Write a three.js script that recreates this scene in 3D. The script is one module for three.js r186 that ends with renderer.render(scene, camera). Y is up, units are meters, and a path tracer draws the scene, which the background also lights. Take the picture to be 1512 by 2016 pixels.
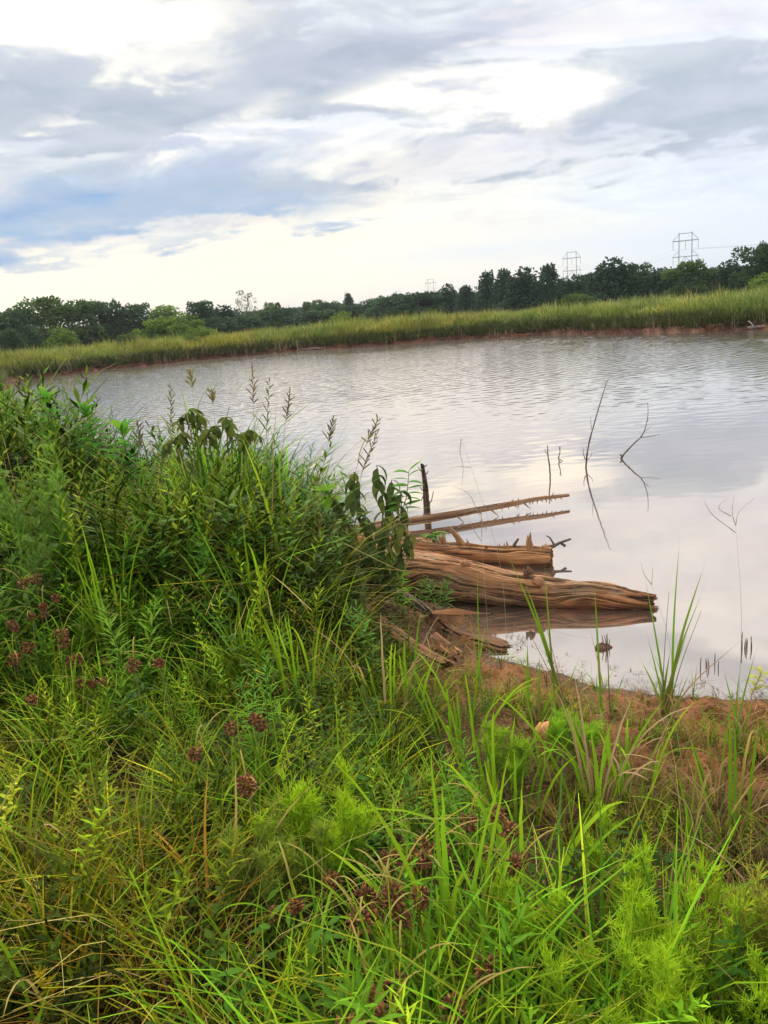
import * as THREE from 'three';
import { mergeGeometries } from 'three/addons/utils/BufferGeometryUtils.js';

// ---------------------------------------------------------------- camera, sky, sun, exposure
const scene = new THREE.Scene();
const camera = new THREE.PerspectiveCamera(66, 0.75, 0.05, 6000);
camera.position.set(0, 2, 0);
camera.rotation.order = 'YXZ';
camera.rotation.set(-14.27 * Math.PI / 180, 0, -5 * Math.PI / 180);

const renderer = new THREE.WebGLRenderer({ antialias: true });
renderer.setSize(768, 1024);
renderer.toneMapping = THREE.LinearToneMapping;
renderer.toneMappingExposure = 1.22;
renderer.shadowMap.enabled = true;

const SUN_AZ = -6, SUN_EL = 42;                      // degrees; azimuth from -z towards +x, the sun stands behind cloud above the frame
const sun = new THREE.DirectionalLight(new THREE.Color(1, 0.92, 0.78), 2.5);
{
  const a = SUN_AZ * Math.PI / 180, e = SUN_EL * Math.PI / 180;
  sun.position.set(Math.sin(a) * Math.cos(e) * 60, Math.sin(e) * 60, -Math.cos(a) * Math.cos(e) * 60);
  sun.castShadow = true;
  sun.shadow.radius = 26;
  sun.shadow.mapSize.set(2048, 2048);
  Object.assign(sun.shadow.camera, { left: -40, right: 40, top: 40, bottom: -40, near: 1, far: 200 });
  scene.add(sun, sun.target);
}

// ---------------------------------------------------------------- random numbers and noise
function rng(seed) {
  let a = seed >>> 0;
  return () => { a = (a + 0x6D2B79F5) | 0; let t = Math.imul(a ^ (a >>> 15), 1 | a); t = (t + Math.imul(t ^ (t >>> 7), 61 | t)) ^ t; return ((t ^ (t >>> 14)) >>> 0) / 4294967296; };
}
const hash2 = (x, y) => { let h = Math.imul(x, 374761393) + Math.imul(y, 668265263) | 0; h = Math.imul(h ^ (h >>> 13), 1274126177); h ^= h >>> 16; return (h >>> 0) / 4294967296; };
const hash3 = (x, y, z) => hash2(x + Math.imul(z, 7919), y - Math.imul(z, 104729));
const fade = (t) => t * t * (3 - 2 * t);
function noise2(x, y) {
  const xi = Math.floor(x), yi = Math.floor(y), u = fade(x - xi), v = fade(y - yi);
  const a = hash2(xi, yi), b = hash2(xi + 1, yi), c = hash2(xi, yi + 1), d = hash2(xi + 1, yi + 1);
  return a + (b - a) * u + (c - a) * v + (a - b - c + d) * u * v;
}
function noise3(x, y, z) {
  const zi = Math.floor(z), w = fade(z - zi), xi = Math.floor(x), yi = Math.floor(y), u = fade(x - xi), v = fade(y - yi);
  const layer = (k) => { const a = hash3(xi, yi, k), b = hash3(xi + 1, yi, k), c = hash3(xi, yi + 1, k), d = hash3(xi + 1, yi + 1, k); return a + (b - a) * u + (c - a) * v + (a - b - c + d) * u * v; };
  const p = layer(zi); return p + (layer(zi + 1) - p) * w;
}
function fbm(x, y, n = 5, gain = 0.5) { let s = 0, a = 1, t = 0; for (let i = 0; i < n; i++) { s += a * noise2(x, y); t += a; a *= gain; const q = x * 1.6 - y * 1.2 + 17.3; y = x * 1.2 + y * 1.6 - 9.1; x = q; } return s / t; }
const clamp = (x, a = 0, b = 1) => Math.min(b, Math.max(a, x));
const smooth = (a, b, x) => { const t = clamp((x - a) / (b - a)); return t * t * (3 - 2 * t); };
const lerp = (a, b, t) => a + (b - a) * t;
const mix3 = (a, b, t) => [lerp(a[0], b[0], t), lerp(a[1], b[1], t), lerp(a[2], b[2], t)];

// ---------------------------------------------------------------- sky: broken evening cloud, thin bright gaps, clear cream band low down
{
  // masses of cloud: azimuth, elevation, half width, half height (degrees), weight
  const dark = [[-13.1, 15.1, 12, 2.2, 1.15], [7.4, 16.6, 12, 2.2, 0.9], [0.4, 15.7, 3.3, 1.2, 0.8], [23.1, 11.1, 5.5, 2, 0.8], [8.7, 9.5, 12, 1.3, 0.7], [-15.3, 12.7, 4.7, 1.1, 0.85], [1.1, 12.9, 5.5, 1, 0.6], [19.9, 8.8, 7.3, 1.6, 0.45], [-21.1, 12.7, 2.2, 1, 0.5]];
  const blue = [[-15.6, 9.1, 13.5, 2.6, 1], [-7.6, 7.9, 6.2, 1.2, 0.7], [-18.4, 7.5, 7.3, 1.2, 0.6], [-0.6, 6.1, 3.3, 0.7, 0.7], [-21.8, 5.8, 3.6, 0.7, 0.7], [-10.6, 5.7, 3.3, 0.5, 0.45], [-17.9, 5, 3.3, 0.3, 0.4]];
  const bright = [[9.1, 11.9, 6.2, 2.4, 0.95], [2.6, 14.1, 5.1, 1.2, 0.8], [-18.2, 18.9, 9.5, 2.0, 0.8], [-11.2, 16.7, 5.5, 1, 0.6], [-12.4, 11.4, 2.2, 0.6, 0.8], [-15.5, 11.2, 1.8, 0.5, 0.7], [-7.1, 13.9, 2.9, 0.8, 0.6], [-5.8, 11.6, 2.5, 0.6, 0.7], [-20, 13.6, 2.5, 0.9, 0.7], [4.5, 8.4, 4.4, 0.8, 0.5], [-11.8, 19.4, 9.5, 1.4, 0.6], [14, 11.9, 4.4, 2.4, 0.45]];
  const blob = (list, az, el) => { let s = 0; for (const [a, e, w, h, k] of list) { const d = ((az - a) / w) ** 2 + ((el - e) / h) ** 2; if (d < 6) s += k * Math.exp(-d * 1.1); } return s; };
  const W = 4096, H = 2048, data = new Float32Array(W * H * 4);
  const sa = SUN_AZ * Math.PI / 180, se = SUN_EL * Math.PI / 180, sx = Math.sin(sa) * Math.cos(se), sy = Math.sin(se), sz = -Math.cos(sa) * Math.cos(se);
  const cream = [0.93, 0.86, 0.72], pale = [0.68, 0.75, 0.82], veil = [0.73, 0.77, 0.83], grey = [0.38, 0.435, 0.54], blueC = [0.29, 0.415, 0.61], white = [0.95, 0.92, 0.86];
  const col = (az, el, dx, dy, dz) => {
    const inFront = smooth(60, 34, Math.abs(az));
    const px = dx / (dy + 0.14), pz = dz / (dy + 0.14);
    const w1 = fbm(px * 1.1 + 3, pz * 1.4 + 8, 4), w2 = fbm(px * 1.1 + 31, pz * 1.4 - 5, 4);
    const n = fbm(px * 1.1 + w1 * 1.2, pz * 1.9 + w2 * 1.2, 7, 0.58);
    const fine = fbm(px * 5.5 + w2 * 3, pz * 5.5 + w1 * 3, 6, 0.62), streak = fbm(px * 1.6 + w1 * 2 + 70, pz * 3.1 + w2 * 2, 7, 0.62);
    const wa = az + (w1 - 0.5) * 9 + (fine - 0.5) * 7 + (streak - 0.5) * 5, we = el + ((w2 - 0.5) * 3.4 + (fine - 0.5) * 3.4 + (streak - 0.5) * 3.2) * clamp(el / 7);
    // low band: cream towards the left, pale blue towards the right
    let c = mix3(cream, pale, smooth(-8, 24, az + (w1 - 0.5) * 18 + (el - 6) * 0.5));
    c = mix3(c, veil, smooth(5.5, 12, el + (w1 - 0.5) * 5 + (streak - 0.5) * 4));
    const free = smooth(0.48, 0.66, n) * smooth(14, 24, el) + (1 - inFront) * smooth(0.46, 0.62, n) * smooth(3, 9, el);
    const d = clamp(blob(dark, wa, we) * inFront * (0.2 + 1.5 * n) + free * 0.8 + smooth(0.48, 0.64, streak) * 0.62 * smooth(4.5, 9, el));
    const b = clamp(blob(blue, wa, we) * inFront * (0.4 + 1.1 * n) * (0.8 + 0.5 * streak));
    const g = clamp(blob(bright, wa, we) * inFront * (0.1 + 1.0 * fine + 0.7 * streak) + smooth(0.47, 0.32, streak) * 0.55 * smooth(7, 12, el) + smooth(0.5, 0.38, n) * 0.6 * smooth(14, 24, el));
    c = mix3(c, blueC, smooth(0.06, 1.0, b) * (0.86 + 0.9 * (fine - 0.5)));
    c = mix3(c, grey, smooth(0.08, 1.0, d) * (0.86 + 1.1 * (fine - 0.5)));
    c = mix3(c, white, smooth(0.15, 1.25, g));
    const tex = 1 + ((fine - 0.5) * 0.42 + (streak - 0.5) * 0.45) * smooth(3, 8, el);
    c = [c[0] * tex, c[1] * tex, c[2] * (0.5 + 0.5 * tex)];
    const over = smooth(18, 40, el) * 0.75, grey1 = (c[0] + c[1] + c[2]) / 3; c = mix3(c, [grey1 * 1.03, grey1, grey1 * 0.96], over);   // high cloud is neutral
    const cs = dx * sx + dy * sy + dz * sz, glow = Math.exp((cs - 1) * 9);
    const k = 1.04 * (1 + 0.95 * smooth(20, 55, el)) * (1 + 0.9 * glow * smooth(22, 38, el));
    return [c[0] * k * (1 + 0.04 * glow), c[1] * k, c[2] * k * (1 - 0.05 * glow)];
  };
  for (let r = 0; r < H; r++) {
    const el = (r + 0.5) / H * 180 - 90;
    if (el < -1) { for (let i = 0; i < W; i++) data.set([0.3, 0.28, 0.22, 1], (r * W + i) * 4); continue; }
    const y = Math.sin(Math.max(el, 0) * Math.PI / 180), q = Math.sqrt(1 - y * y), step = el > 30 ? 4 : 1;   // overhead the cloud is computed every fourth column and blended between
    const row = [];
    for (let i = 0; i <= W; i += step) {
      const u = ((i % W) + 0.5) / W * 2 * Math.PI - Math.PI, dx = Math.cos(u) * q, dz = Math.sin(u) * q;
      const az = Math.atan2(dx, -dz) * 180 / Math.PI;
      const far = Math.abs(az) > 45 && step === 1 && i % 4;
      row.push(far ? null : col(az, Math.max(el, 0.01), dx, y, dz));
    }
    for (let i = 0; i < W; i++) {
      let c = row[i / step | 0];
      if (step > 1) c = mix3(c, row[(i / step | 0) + 1], (i % step) / step);
      else if (!c) { const a = i - i % 4, e2 = a + 4, c0 = row[a], c1 = row[e2] || c0; c = mix3(c0, c1, (i - a) / 4); }
      const o = (r * W + i) * 4; data[o] = c[0]; data[o + 1] = c[1]; data[o + 2] = c[2]; data[o + 3] = 1;
    }
  }
  const sky = new THREE.DataTexture(data, W, H, THREE.RGBAFormat, THREE.FloatType);
  sky.mapping = THREE.EquirectangularReflectionMapping;
  sky.magFilter = THREE.LinearFilter; sky.wrapS = THREE.RepeatWrapping; sky.needsUpdate = true;
  scene.background = sky; scene.environment = sky;
}

// ---------------------------------------------------------------- helpers
const V = (x, y, z) => new THREE.Vector3(x, y, z);
const used = new Map();
function numbered(name) { const n = used.get(name) ?? 0; used.set(name, n + 1); return n ? name + '_' + String(n).padStart(3, '0') : name; }
function shade(o) { o.castShadow = true; o.receiveShadow = true; return o; }
function tag(o, label, category, group, kind) { if (label) o.userData.label = label; if (category) o.userData.category = category; if (group) o.userData.group = group; if (kind) o.userData.kind = kind; return o; }
function thing(name, label, category, p = [0, 0, 0], turn = 0, group) {
  const o = new THREE.Group(); o.name = numbered(name); o.position.set(...p); o.rotation.y = turn; scene.add(o);
  return tag(o, label, category, group);
}
function part(name, geometry, material, parent) { const m = shade(new THREE.Mesh(geometry, material)); m.name = name; parent.add(m); return m; }

// collects sheets (blades, leaves), tubes and solids, and turns them into one geometry with vertex colours
class MB {
  constructor() { this.p = []; this.c = []; this.u = []; this.i = []; }
  v(x, y, z, c, u = 0, w = 0) { this.p.push(x, y, z); this.c.push(c[0], c[1], c[2]); this.u.push(u, w); return this.p.length / 3 - 1; }
  tri(a, b, c) { this.i.push(a, b, c); }
  quad(a, b, c, d) { this.i.push(a, b, c, a, c, d); }
  // a strip along pts (Vector3), width w(t), side = direction of its width, folded along the middle by fold
  ribbon(pts, w, side, c0, c1, fold = 0) {
    const n = pts.length - 1; let prev = null; const s = V(0, 0, 0), t = V(0, 0, 0), f = V(0, 0, 0);
    for (let k = 0; k <= n; k++) {
      t.subVectors(pts[Math.min(n, k + 1)], pts[Math.max(0, k - 1)]).normalize();
      s.copy(side).addScaledVector(t, -side.dot(t)).normalize(); f.crossVectors(t, s);
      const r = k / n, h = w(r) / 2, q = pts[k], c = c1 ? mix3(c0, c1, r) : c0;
      let now;
      if (fold) now = [this.v(q.x - s.x * h, q.y - s.y * h, q.z - s.z * h, c), this.v(q.x + f.x * h * fold, q.y + f.y * h * fold, q.z + f.z * h * fold, c), this.v(q.x + s.x * h, q.y + s.y * h, q.z + s.z * h, c)];
      else now = [this.v(q.x - s.x * h, q.y - s.y * h, q.z - s.z * h, c), this.v(q.x + s.x * h, q.y + s.y * h, q.z + s.z * h, c)];
      if (prev) for (let m = 0; m < now.length - 1; m++) this.quad(prev[m], prev[m + 1], now[m + 1], now[m]);
      prev = now;
    }
    return this;
  }
  // a round stalk along pts with radius r(t)
  tube(pts, r, sides, c0, c1, rough = 0, seed = 0, cap = true) {
    const n = pts.length - 1, t = V(0, 0, 0), a = V(0, 0, 0), b = V(0, 0, 0); let prev = null;
    const first = V(0, 0, 0).subVectors(pts[1], pts[0]).normalize();
    a.set(Math.abs(first.y) < 0.9 ? 0 : 1, Math.abs(first.y) < 0.9 ? 1 : 0, 0);
    for (let k = 0; k <= n; k++) {
      t.subVectors(pts[Math.min(n, k + 1)], pts[Math.max(0, k - 1)]).normalize();
      a.addScaledVector(t, -a.dot(t)).normalize(); b.crossVectors(t, a);
      const R = r(k / n), c = c1 ? mix3(c0, c1, k / n) : c0, q = pts[k], ring = [];
      for (let m = 0; m < sides; m++) {
        const g = m / sides * Math.PI * 2, rr = R * (1 + rough * (noise2(m * 3.7 + seed, k * 2.3 + seed * 7) - 0.5) * 2), x = Math.cos(g) * rr, y = Math.sin(g) * rr;
        ring.push(this.v(q.x + a.x * x + b.x * y, q.y + a.y * x + b.y * y, q.z + a.z * x + b.z * y, c, m / sides, k / n));
      }
      if (prev) for (let m = 0; m < sides; m++) { const m2 = (m + 1) % sides; this.quad(prev[m], prev[m2], ring[m2], ring[m]); }
      else if (cap) { const e = this.v(q.x, q.y, q.z, c); for (let m = 0; m < sides; m++) this.tri(e, ring[(m + 1) % sides], ring[m]); }
      prev = ring;
      if (k === n && cap) { const e = this.v(q.x, q.y, q.z, c); for (let m = 0; m < sides; m++) this.tri(e, ring[m], ring[(m + 1) % sides]); }
    }
    return this;
  }
  // a leaf: from base along dir, length L, width W, drooping by droop, folded
  leaf(base, dir, up, L, W, c, droop = 0.2, seg = 3, fold = 0.25, c1) {
    const d = dir.clone().normalize(), side = V(0, 0, 0).crossVectors(d, up).normalize(), pts = [];
    if (side.lengthSq() < 0.1) side.set(1, 0, 0);
    for (let k = 0; k <= seg; k++) { const t = k / seg; pts.push(base.clone().addScaledVector(d, L * t).add(V(0, -droop * L * t * t, 0))); }
    return this.ribbon(pts, (t) => W * Math.max(0.04, Math.pow(Math.sin(Math.PI * Math.pow(0.04 + 0.96 * t, 0.8)), 0.9)), side, c, c1, fold);
  }
  add(m, o = V(0, 0, 0)) { const n = this.p.length / 3; for (let k = 0; k < m.p.length; k += 3) this.p.push(m.p[k] + o.x, m.p[k + 1] + o.y, m.p[k + 2] + o.z); this.c.push(...m.c); this.u.push(...m.u); for (const k of m.i) this.i.push(k + n); return this; }
  geometry() {
    const g = new THREE.BufferGeometry();
    g.setAttribute('position', new THREE.Float32BufferAttribute(this.p, 3));
    g.setAttribute('color', new THREE.Float32BufferAttribute(this.c, 3));
    g.setAttribute('uv', new THREE.Float32BufferAttribute(this.u, 2));
    g.setIndex(this.i); g.computeVertexNormals();
    return g;
  }
}
function tex(size, fn, srgb = false, channels = 4) {                   // fn(u, v) -> [r, g, b] 0..1, tiling is up to fn
  const d = new Uint8Array(size * size * 4);
  for (let y = 0; y < size; y++) for (let x = 0; x < size; x++) { const c = fn(x / size, y / size), o = (y * size + x) * 4; d[o] = clamp(c[0]) * 255; d[o + 1] = clamp(c[1]) * 255; d[o + 2] = clamp(c[2]) * 255; d[o + 3] = 255; }
  const t = new THREE.DataTexture(d, size, size); t.wrapS = t.wrapT = THREE.RepeatWrapping; t.magFilter = THREE.LinearFilter; t.minFilter = THREE.LinearMipmapLinearFilter; t.generateMipmaps = true;
  if (srgb) t.colorSpace = THREE.SRGBColorSpace; t.needsUpdate = true; return t;
}
const tile = (f, u, v, n) => { const a = f(u * n, v * n), b = f((u - 1) * n, v * n), c = f(u * n, (v - 1) * n), d = f((u - 1) * n, (v - 1) * n), s = smooth(0, 1, u), t = smooth(0, 1, v); return lerp(lerp(a, b, s), lerp(c, d, s), t); };
const leafMat = (name, through = 0.3, roughness = 0.85) => { const m = new THREE.MeshPhysicalMaterial({ vertexColors: true, side: THREE.DoubleSide, transmission: through, thickness: 0, roughness: through ? 1 : roughness, specularIntensity: 0.07 }); m.name = name; return m; };
const M = {
  thinBlade: leafMat('lit grass blade', 0.4), thinLeaf: leafMat('lit leaf', 0.4),
  blade: leafMat('grass blade', 0, 0.5), leaf: leafMat('leaf', 0, 0.6), crown: leafMat('tree leaf', 0.25, 0.95),
  stem: new THREE.MeshStandardMaterial({ vertexColors: true, roughness: 0.8, name: 'stem' }),
  twig: new THREE.MeshStandardMaterial({ vertexColors: true, roughness: 0.9, name: 'dry twig' }),
};
// ---------------------------------------------------------------- the land: one sheet from under the camera to the horizon, a hollow in it holds the pond
const SHORE = [[1.81, -3.52], [1.43, -3.58], [1.1, -3.76], [0.89, -3.98], [0.64, -4.17], [0.47, -4.27], [0.52, -4.38], [0.66, -4.42], [0.56, -4.6], [0.53, -4.82], [0.38, -5.02], [0, -5.4], [-0.5, -6.2], [-1.3, -7.1], [-2.5, -8.3], [-4.2, -10.2], [-6.5, -14], [-10, -21], [-15, -32], [-19.5, -43.5], [-19.2, -45], [-16.2, -48.5], [-10.4, -50.4], [-4.1, -50.8], [0.9, -48.1], [5.2, -47.7], [10.1, -42.9], [13.05, -36], [15.87, -31.9], [20, -26], [24, -18], [22, -9], [14, -4.2], [7, -3.2], [3.5, -3.35]];
function shoreDistance(x, z) {                                        // metres from the shoreline, positive on land
  let best = 1e9, inside = false;
  for (let i = 0, j = SHORE.length - 1; i < SHORE.length; j = i++) {
    const ax = SHORE[j][0], az = SHORE[j][1], bx = SHORE[i][0], bz = SHORE[i][1], dx = bx - ax, dz = bz - az;
    const t = clamp(((x - ax) * dx + (z - az) * dz) / (dx * dx + dz * dz)), ex = x - ax - dx * t, ez = z - az - dz * t, d = ex * ex + ez * ez;
    if (d < best) best = d;
    if ((az > z) !== (bz > z) && x < (bx - ax) * (z - az) / (bz - az) + ax) inside = !inside;
  }
  return inside ? -Math.sqrt(best) : Math.sqrt(best);
}
function landHeight(x, z, fine = true) {
  const r = Math.hypot(x, z), far = smooth(20, 28, -z + Math.abs(x) * 0.3);
  let d = shoreDistance(x, z);
  d += (fbm(x * 2.3 + 5, z * 2.3, 3) - 0.5) * lerp(0.16, 0.9, far);
  if (d < 0) return -0.6 * (1 - Math.exp(d / 2.5)) - 0.01;
  const left = smooth(0.6, -0.6, x + (z + 4) * 0.1);
  const near = 0.44 * (1 - Math.exp(-d / lerp(1.25, 0.6, left))) + 0.05 * smooth(2, 6, d);
  const away = 0.24 * smooth(0, 0.6, d) + 0.42 * smooth(0.3, 3.5, d) - 0.1 * smooth(8, 20, d) - 0.35 * smooth(60, 200, r);
  let h = lerp(near, away, far);
  if (fine) {
    const e = smooth(0, 0.25, d);
    h += (fbm(x * 3.1, z * 3.1, 4) - 0.5) * 0.10 * e;
    if (r < 9) { const k = noise2(x * 19, z * 19); h += (fbm(x * 16, z * 16, 4) - 0.5) * 0.06 * e + smooth(0.55, 0.85, k) * 0.032 * e; }
  }
  return h;
}
{
  const radii = [0.001]; for (let r = 0.4; r < 1.6; r += 0.06) radii.push(r);
  for (let r = 1.6; r < 6.4; r += 0.024) radii.push(r);
  for (let r = 6.4; r < 4000; r *= r < 70 ? 1.02 : 1.12) radii.push(r);
  const angles = []; for (let a = -180; a < -46; a += 4) angles.push(a); for (let a = -46; a < 46; a += 0.36) angles.push(a); for (let a = 46; a < 180; a += 4) angles.push(a);
  const b = { p: [], c: [], u: [], i: [] }, na = angles.length;
  const mud = [0.2, 0.076, 0.022], wet = [0.085, 0.033, 0.012], soil = [0.062, 0.031, 0.012], green = [0.06, 0.085, 0.02], field = [0.075, 0.085, 0.03];
  for (const r of radii) for (const deg of angles) {
    const a = deg * Math.PI / 180, x = Math.sin(a) * r, z = -Math.cos(a) * r, h = landHeight(x, z);
    const d = r < 80 ? shoreDistance(x, z) : 30, far = smooth(20, 28, -z + Math.abs(x) * 0.3);
    const bare = smooth(1.35, 0.75, d + (fbm(x * 1.7, z * 1.7, 3) - 0.5) * 0.8) * smooth(-0.1, 0.5, x + 0.2 * (z + 4));
    let c = mix3(soil, mud, bare * (0.75 + 0.5 * fbm(x * 4, z * 4, 3)));
    c = mix3(c, mix3(green, field, smooth(60, 400, r)), far * smooth(0.5, 1.4, d));
    c = mix3(c, [0.17, 0.08, 0.045], far * smooth(1.4, 0.5, d));
    c = mix3(c, wet, smooth(0.075, 0.005, h + (fbm(x * 7, z * 7, 3) - 0.5) * 0.05) * 0.9);                     // mud soaked by the pond
    c = mix3(c, [c[0] * 0.55, c[1] * 0.55, c[2] * 0.6], smooth(0.5, 0.7, fbm(x * 9 + 3, z * 9, 4)) * 0.85 * (r < 12 ? 1 : 0));
    b.p.push(x, h, z); b.c.push(...c); b.u.push(x, z);
  }
  for (let k = 0; k < radii.length - 1; k++) for (let m = 0; m < na; m++) { const m2 = (m + 1) % na, p = k * na + m, q = k * na + m2; b.i.push(p, q, p + na, q, q + na, p + na); }
  const g = new THREE.BufferGeometry();
  g.setAttribute('position', new THREE.Float32BufferAttribute(b.p, 3)); g.setAttribute('color', new THREE.Float32BufferAttribute(b.c, 3)); g.setAttribute('uv', new THREE.Float32BufferAttribute(b.u, 2)); g.setIndex(b.i);
  g.computeVertexNormals();
  const grain = tex(1024, (u, v) => { const n = tile((x, y) => fbm(x, y, 6, 0.6), u, v, 24), k = tile((x, y) => noise2(x, y), u, v, 140); const s = 0.62 + 0.5 * (n - 0.5) * 1.6 + 0.22 * (k - 0.5); return [s, s * (0.97 + 0.06 * k), s * 0.97]; });
  const bump = tex(1024, (u, v) => { const n = tile((x, y) => fbm(x, y, 6, 0.62), u, v, 30); const k = tile((x, y) => noise2(x, y), u, v, 90); const s = n * 0.75 + smooth(0.6, 0.95, k) * 0.35; return [s, s, s]; });
  const m = new THREE.MeshPhysicalMaterial({ specularIntensity: 0.25, vertexColors: true, map: grain, bumpMap: bump, bumpScale: 0.02, roughness: 0.7, name: 'red clay' });
  m.map.repeat.set(0.5, 0.5); m.bumpMap.repeat.set(0.7, 0.7);
  m.color.setRGB(1.5, 1.5, 1.5);
  const o = shade(new THREE.Mesh(g, m)); o.name = 'ground'; scene.add(o); tag(o, 'red clay bank, pond bed and flat land out to the horizon', 'ground', null, 'structure');
}

// ---------------------------------------------------------------- the pond: muddy water, still in the lee of the near bank, rippled further out
{
  const N = 2048, S = 64, x0 = -26, z0 = -56, d = new Float32Array(N * N);
  const R = rng(11), waves = [];
  for (let k = 0; k < 70; k++) { const L = 0.11 * Math.pow(5, R()), a = 1.35 + (R() - 0.5) * 1.7, q = 2 * Math.PI / L; waves.push([Math.cos(a) * q, Math.sin(a) * q, R() * 6.28, Math.pow(L, 0.9)]); }
  // sums of waves are costly on the whole sheet: three tiles of different size are laid over each other
  const tileOf = (list, n, size) => { const t = new Float32Array(n * n); for (const [kx, kz, ph, A] of list) { const fx = Math.round(kx * size / 6.28318) / size * 6.28318, fz = Math.round(kz * size / 6.28318) / size * 6.28318; for (let y = 0; y < n; y++) { const b = fz * y / n * size + ph; for (let x = 0; x < n; x++) t[y * n + x] += A * Math.sin(fx * x / n * size + b); } } return t; };
  const ts = [[tileOf(waves.slice(0, 24), 256, 7.9), 7.9], [tileOf(waves.slice(24, 48), 256, 6.7), 6.7], [tileOf(waves.slice(48), 256, 9.3), 9.3]];
  const at = (t, size, x, z) => { const u = ((x / size) % 1 + 1) % 1 * 256, v = ((z / size) % 1 + 1) % 1 * 256, i = u | 0, j = v | 0, f = u - i, g = v - j, i2 = (i + 1) & 255, j2 = (j + 1) & 255; return lerp(lerp(t[j * 256 + i], t[j * 256 + i2], f), lerp(t[j2 * 256 + i], t[j2 * 256 + i2], f), g); };
  const rgba = new Float32Array(N * N * 4);
  for (let j = 0; j < N; j++) for (let i = 0; i < N; i++) {
    const x = x0 + (i + 0.5) / N * S, z = z0 + (j + 0.5) / N * S;
    let h = 0; for (const [t, size] of ts) h += at(t, size, x, z);
    const patch = fbm(x * 0.25 + 4, z * 0.5, 3), calm = smooth(6.5, 21, -z - x * 0.35 + (patch - 0.5) * 5);
    const amp = lerp(0.035, 1, calm) * (0.55 + 0.9 * patch);
    const s = 0.5 + h * amp * 0.12;
    const o = (j * N + i) * 4; rgba[o] = rgba[o + 1] = rgba[o + 2] = s; rgba[o + 3] = 1;
  }
  const t = new THREE.DataTexture(rgba, N, N, THREE.RGBAFormat, THREE.FloatType); t.magFilter = THREE.LinearFilter; t.needsUpdate = true;
  const g = new THREE.PlaneGeometry(S, S); g.rotateX(-Math.PI / 2);
  for (let k = 0, p = g.attributes.position, u = g.attributes.uv; k < p.count; k++) u.setXY(k, (p.getX(k) + S / 2) / S, (p.getZ(k) + S / 2) / S);
  // wind roughens the open part with ripples too fine to build
  const field = (fn, srgb) => { const n = 512, a = new Uint8Array(n * n * 4); for (let j = 0; j < n; j++) for (let i = 0; i < n; i++) { const c = fn(x0 + (i + 0.5) / n * S, z0 + (j + 0.5) / n * S), o = (j * n + i) * 4; for (let k = 0; k < 3; k++) a[o + k] = clamp(srgb ? Math.pow(c[k], 1 / 2.2) : c[k]) * 255; a[o + 3] = 255; } const q = new THREE.DataTexture(a, n, n); q.magFilter = THREE.LinearFilter; q.needsUpdate = true; if (srgb) q.colorSpace = THREE.SRGBColorSpace; return q; };
  const rough = field((x, z) => { const w = fbm(x * 0.3 + 9, z * 0.6, 3), r = lerp(0.04, 0.11, smooth(5, 18, -z - x * 0.35 + (w - 0.5) * 6)); return [r, r, r]; }, false);
  const m = new THREE.MeshPhysicalMaterial({ color: new THREE.Color().setRGB(0.76, 0.65, 0.565), metalness: 0.95, roughness: 1, roughnessMap: rough, ior: 2.0, bumpMap: t, bumpScale: 0.01, name: 'muddy water' });
  const o = shade(new THREE.Mesh(g, m)); o.name = 'water'; o.position.set(x0 + S / 2, 0, z0 + S / 2); scene.add(o);
  tag(o, 'muddy pond water mirroring the cloudy sky', 'pond', null, 'structure');
}
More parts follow.
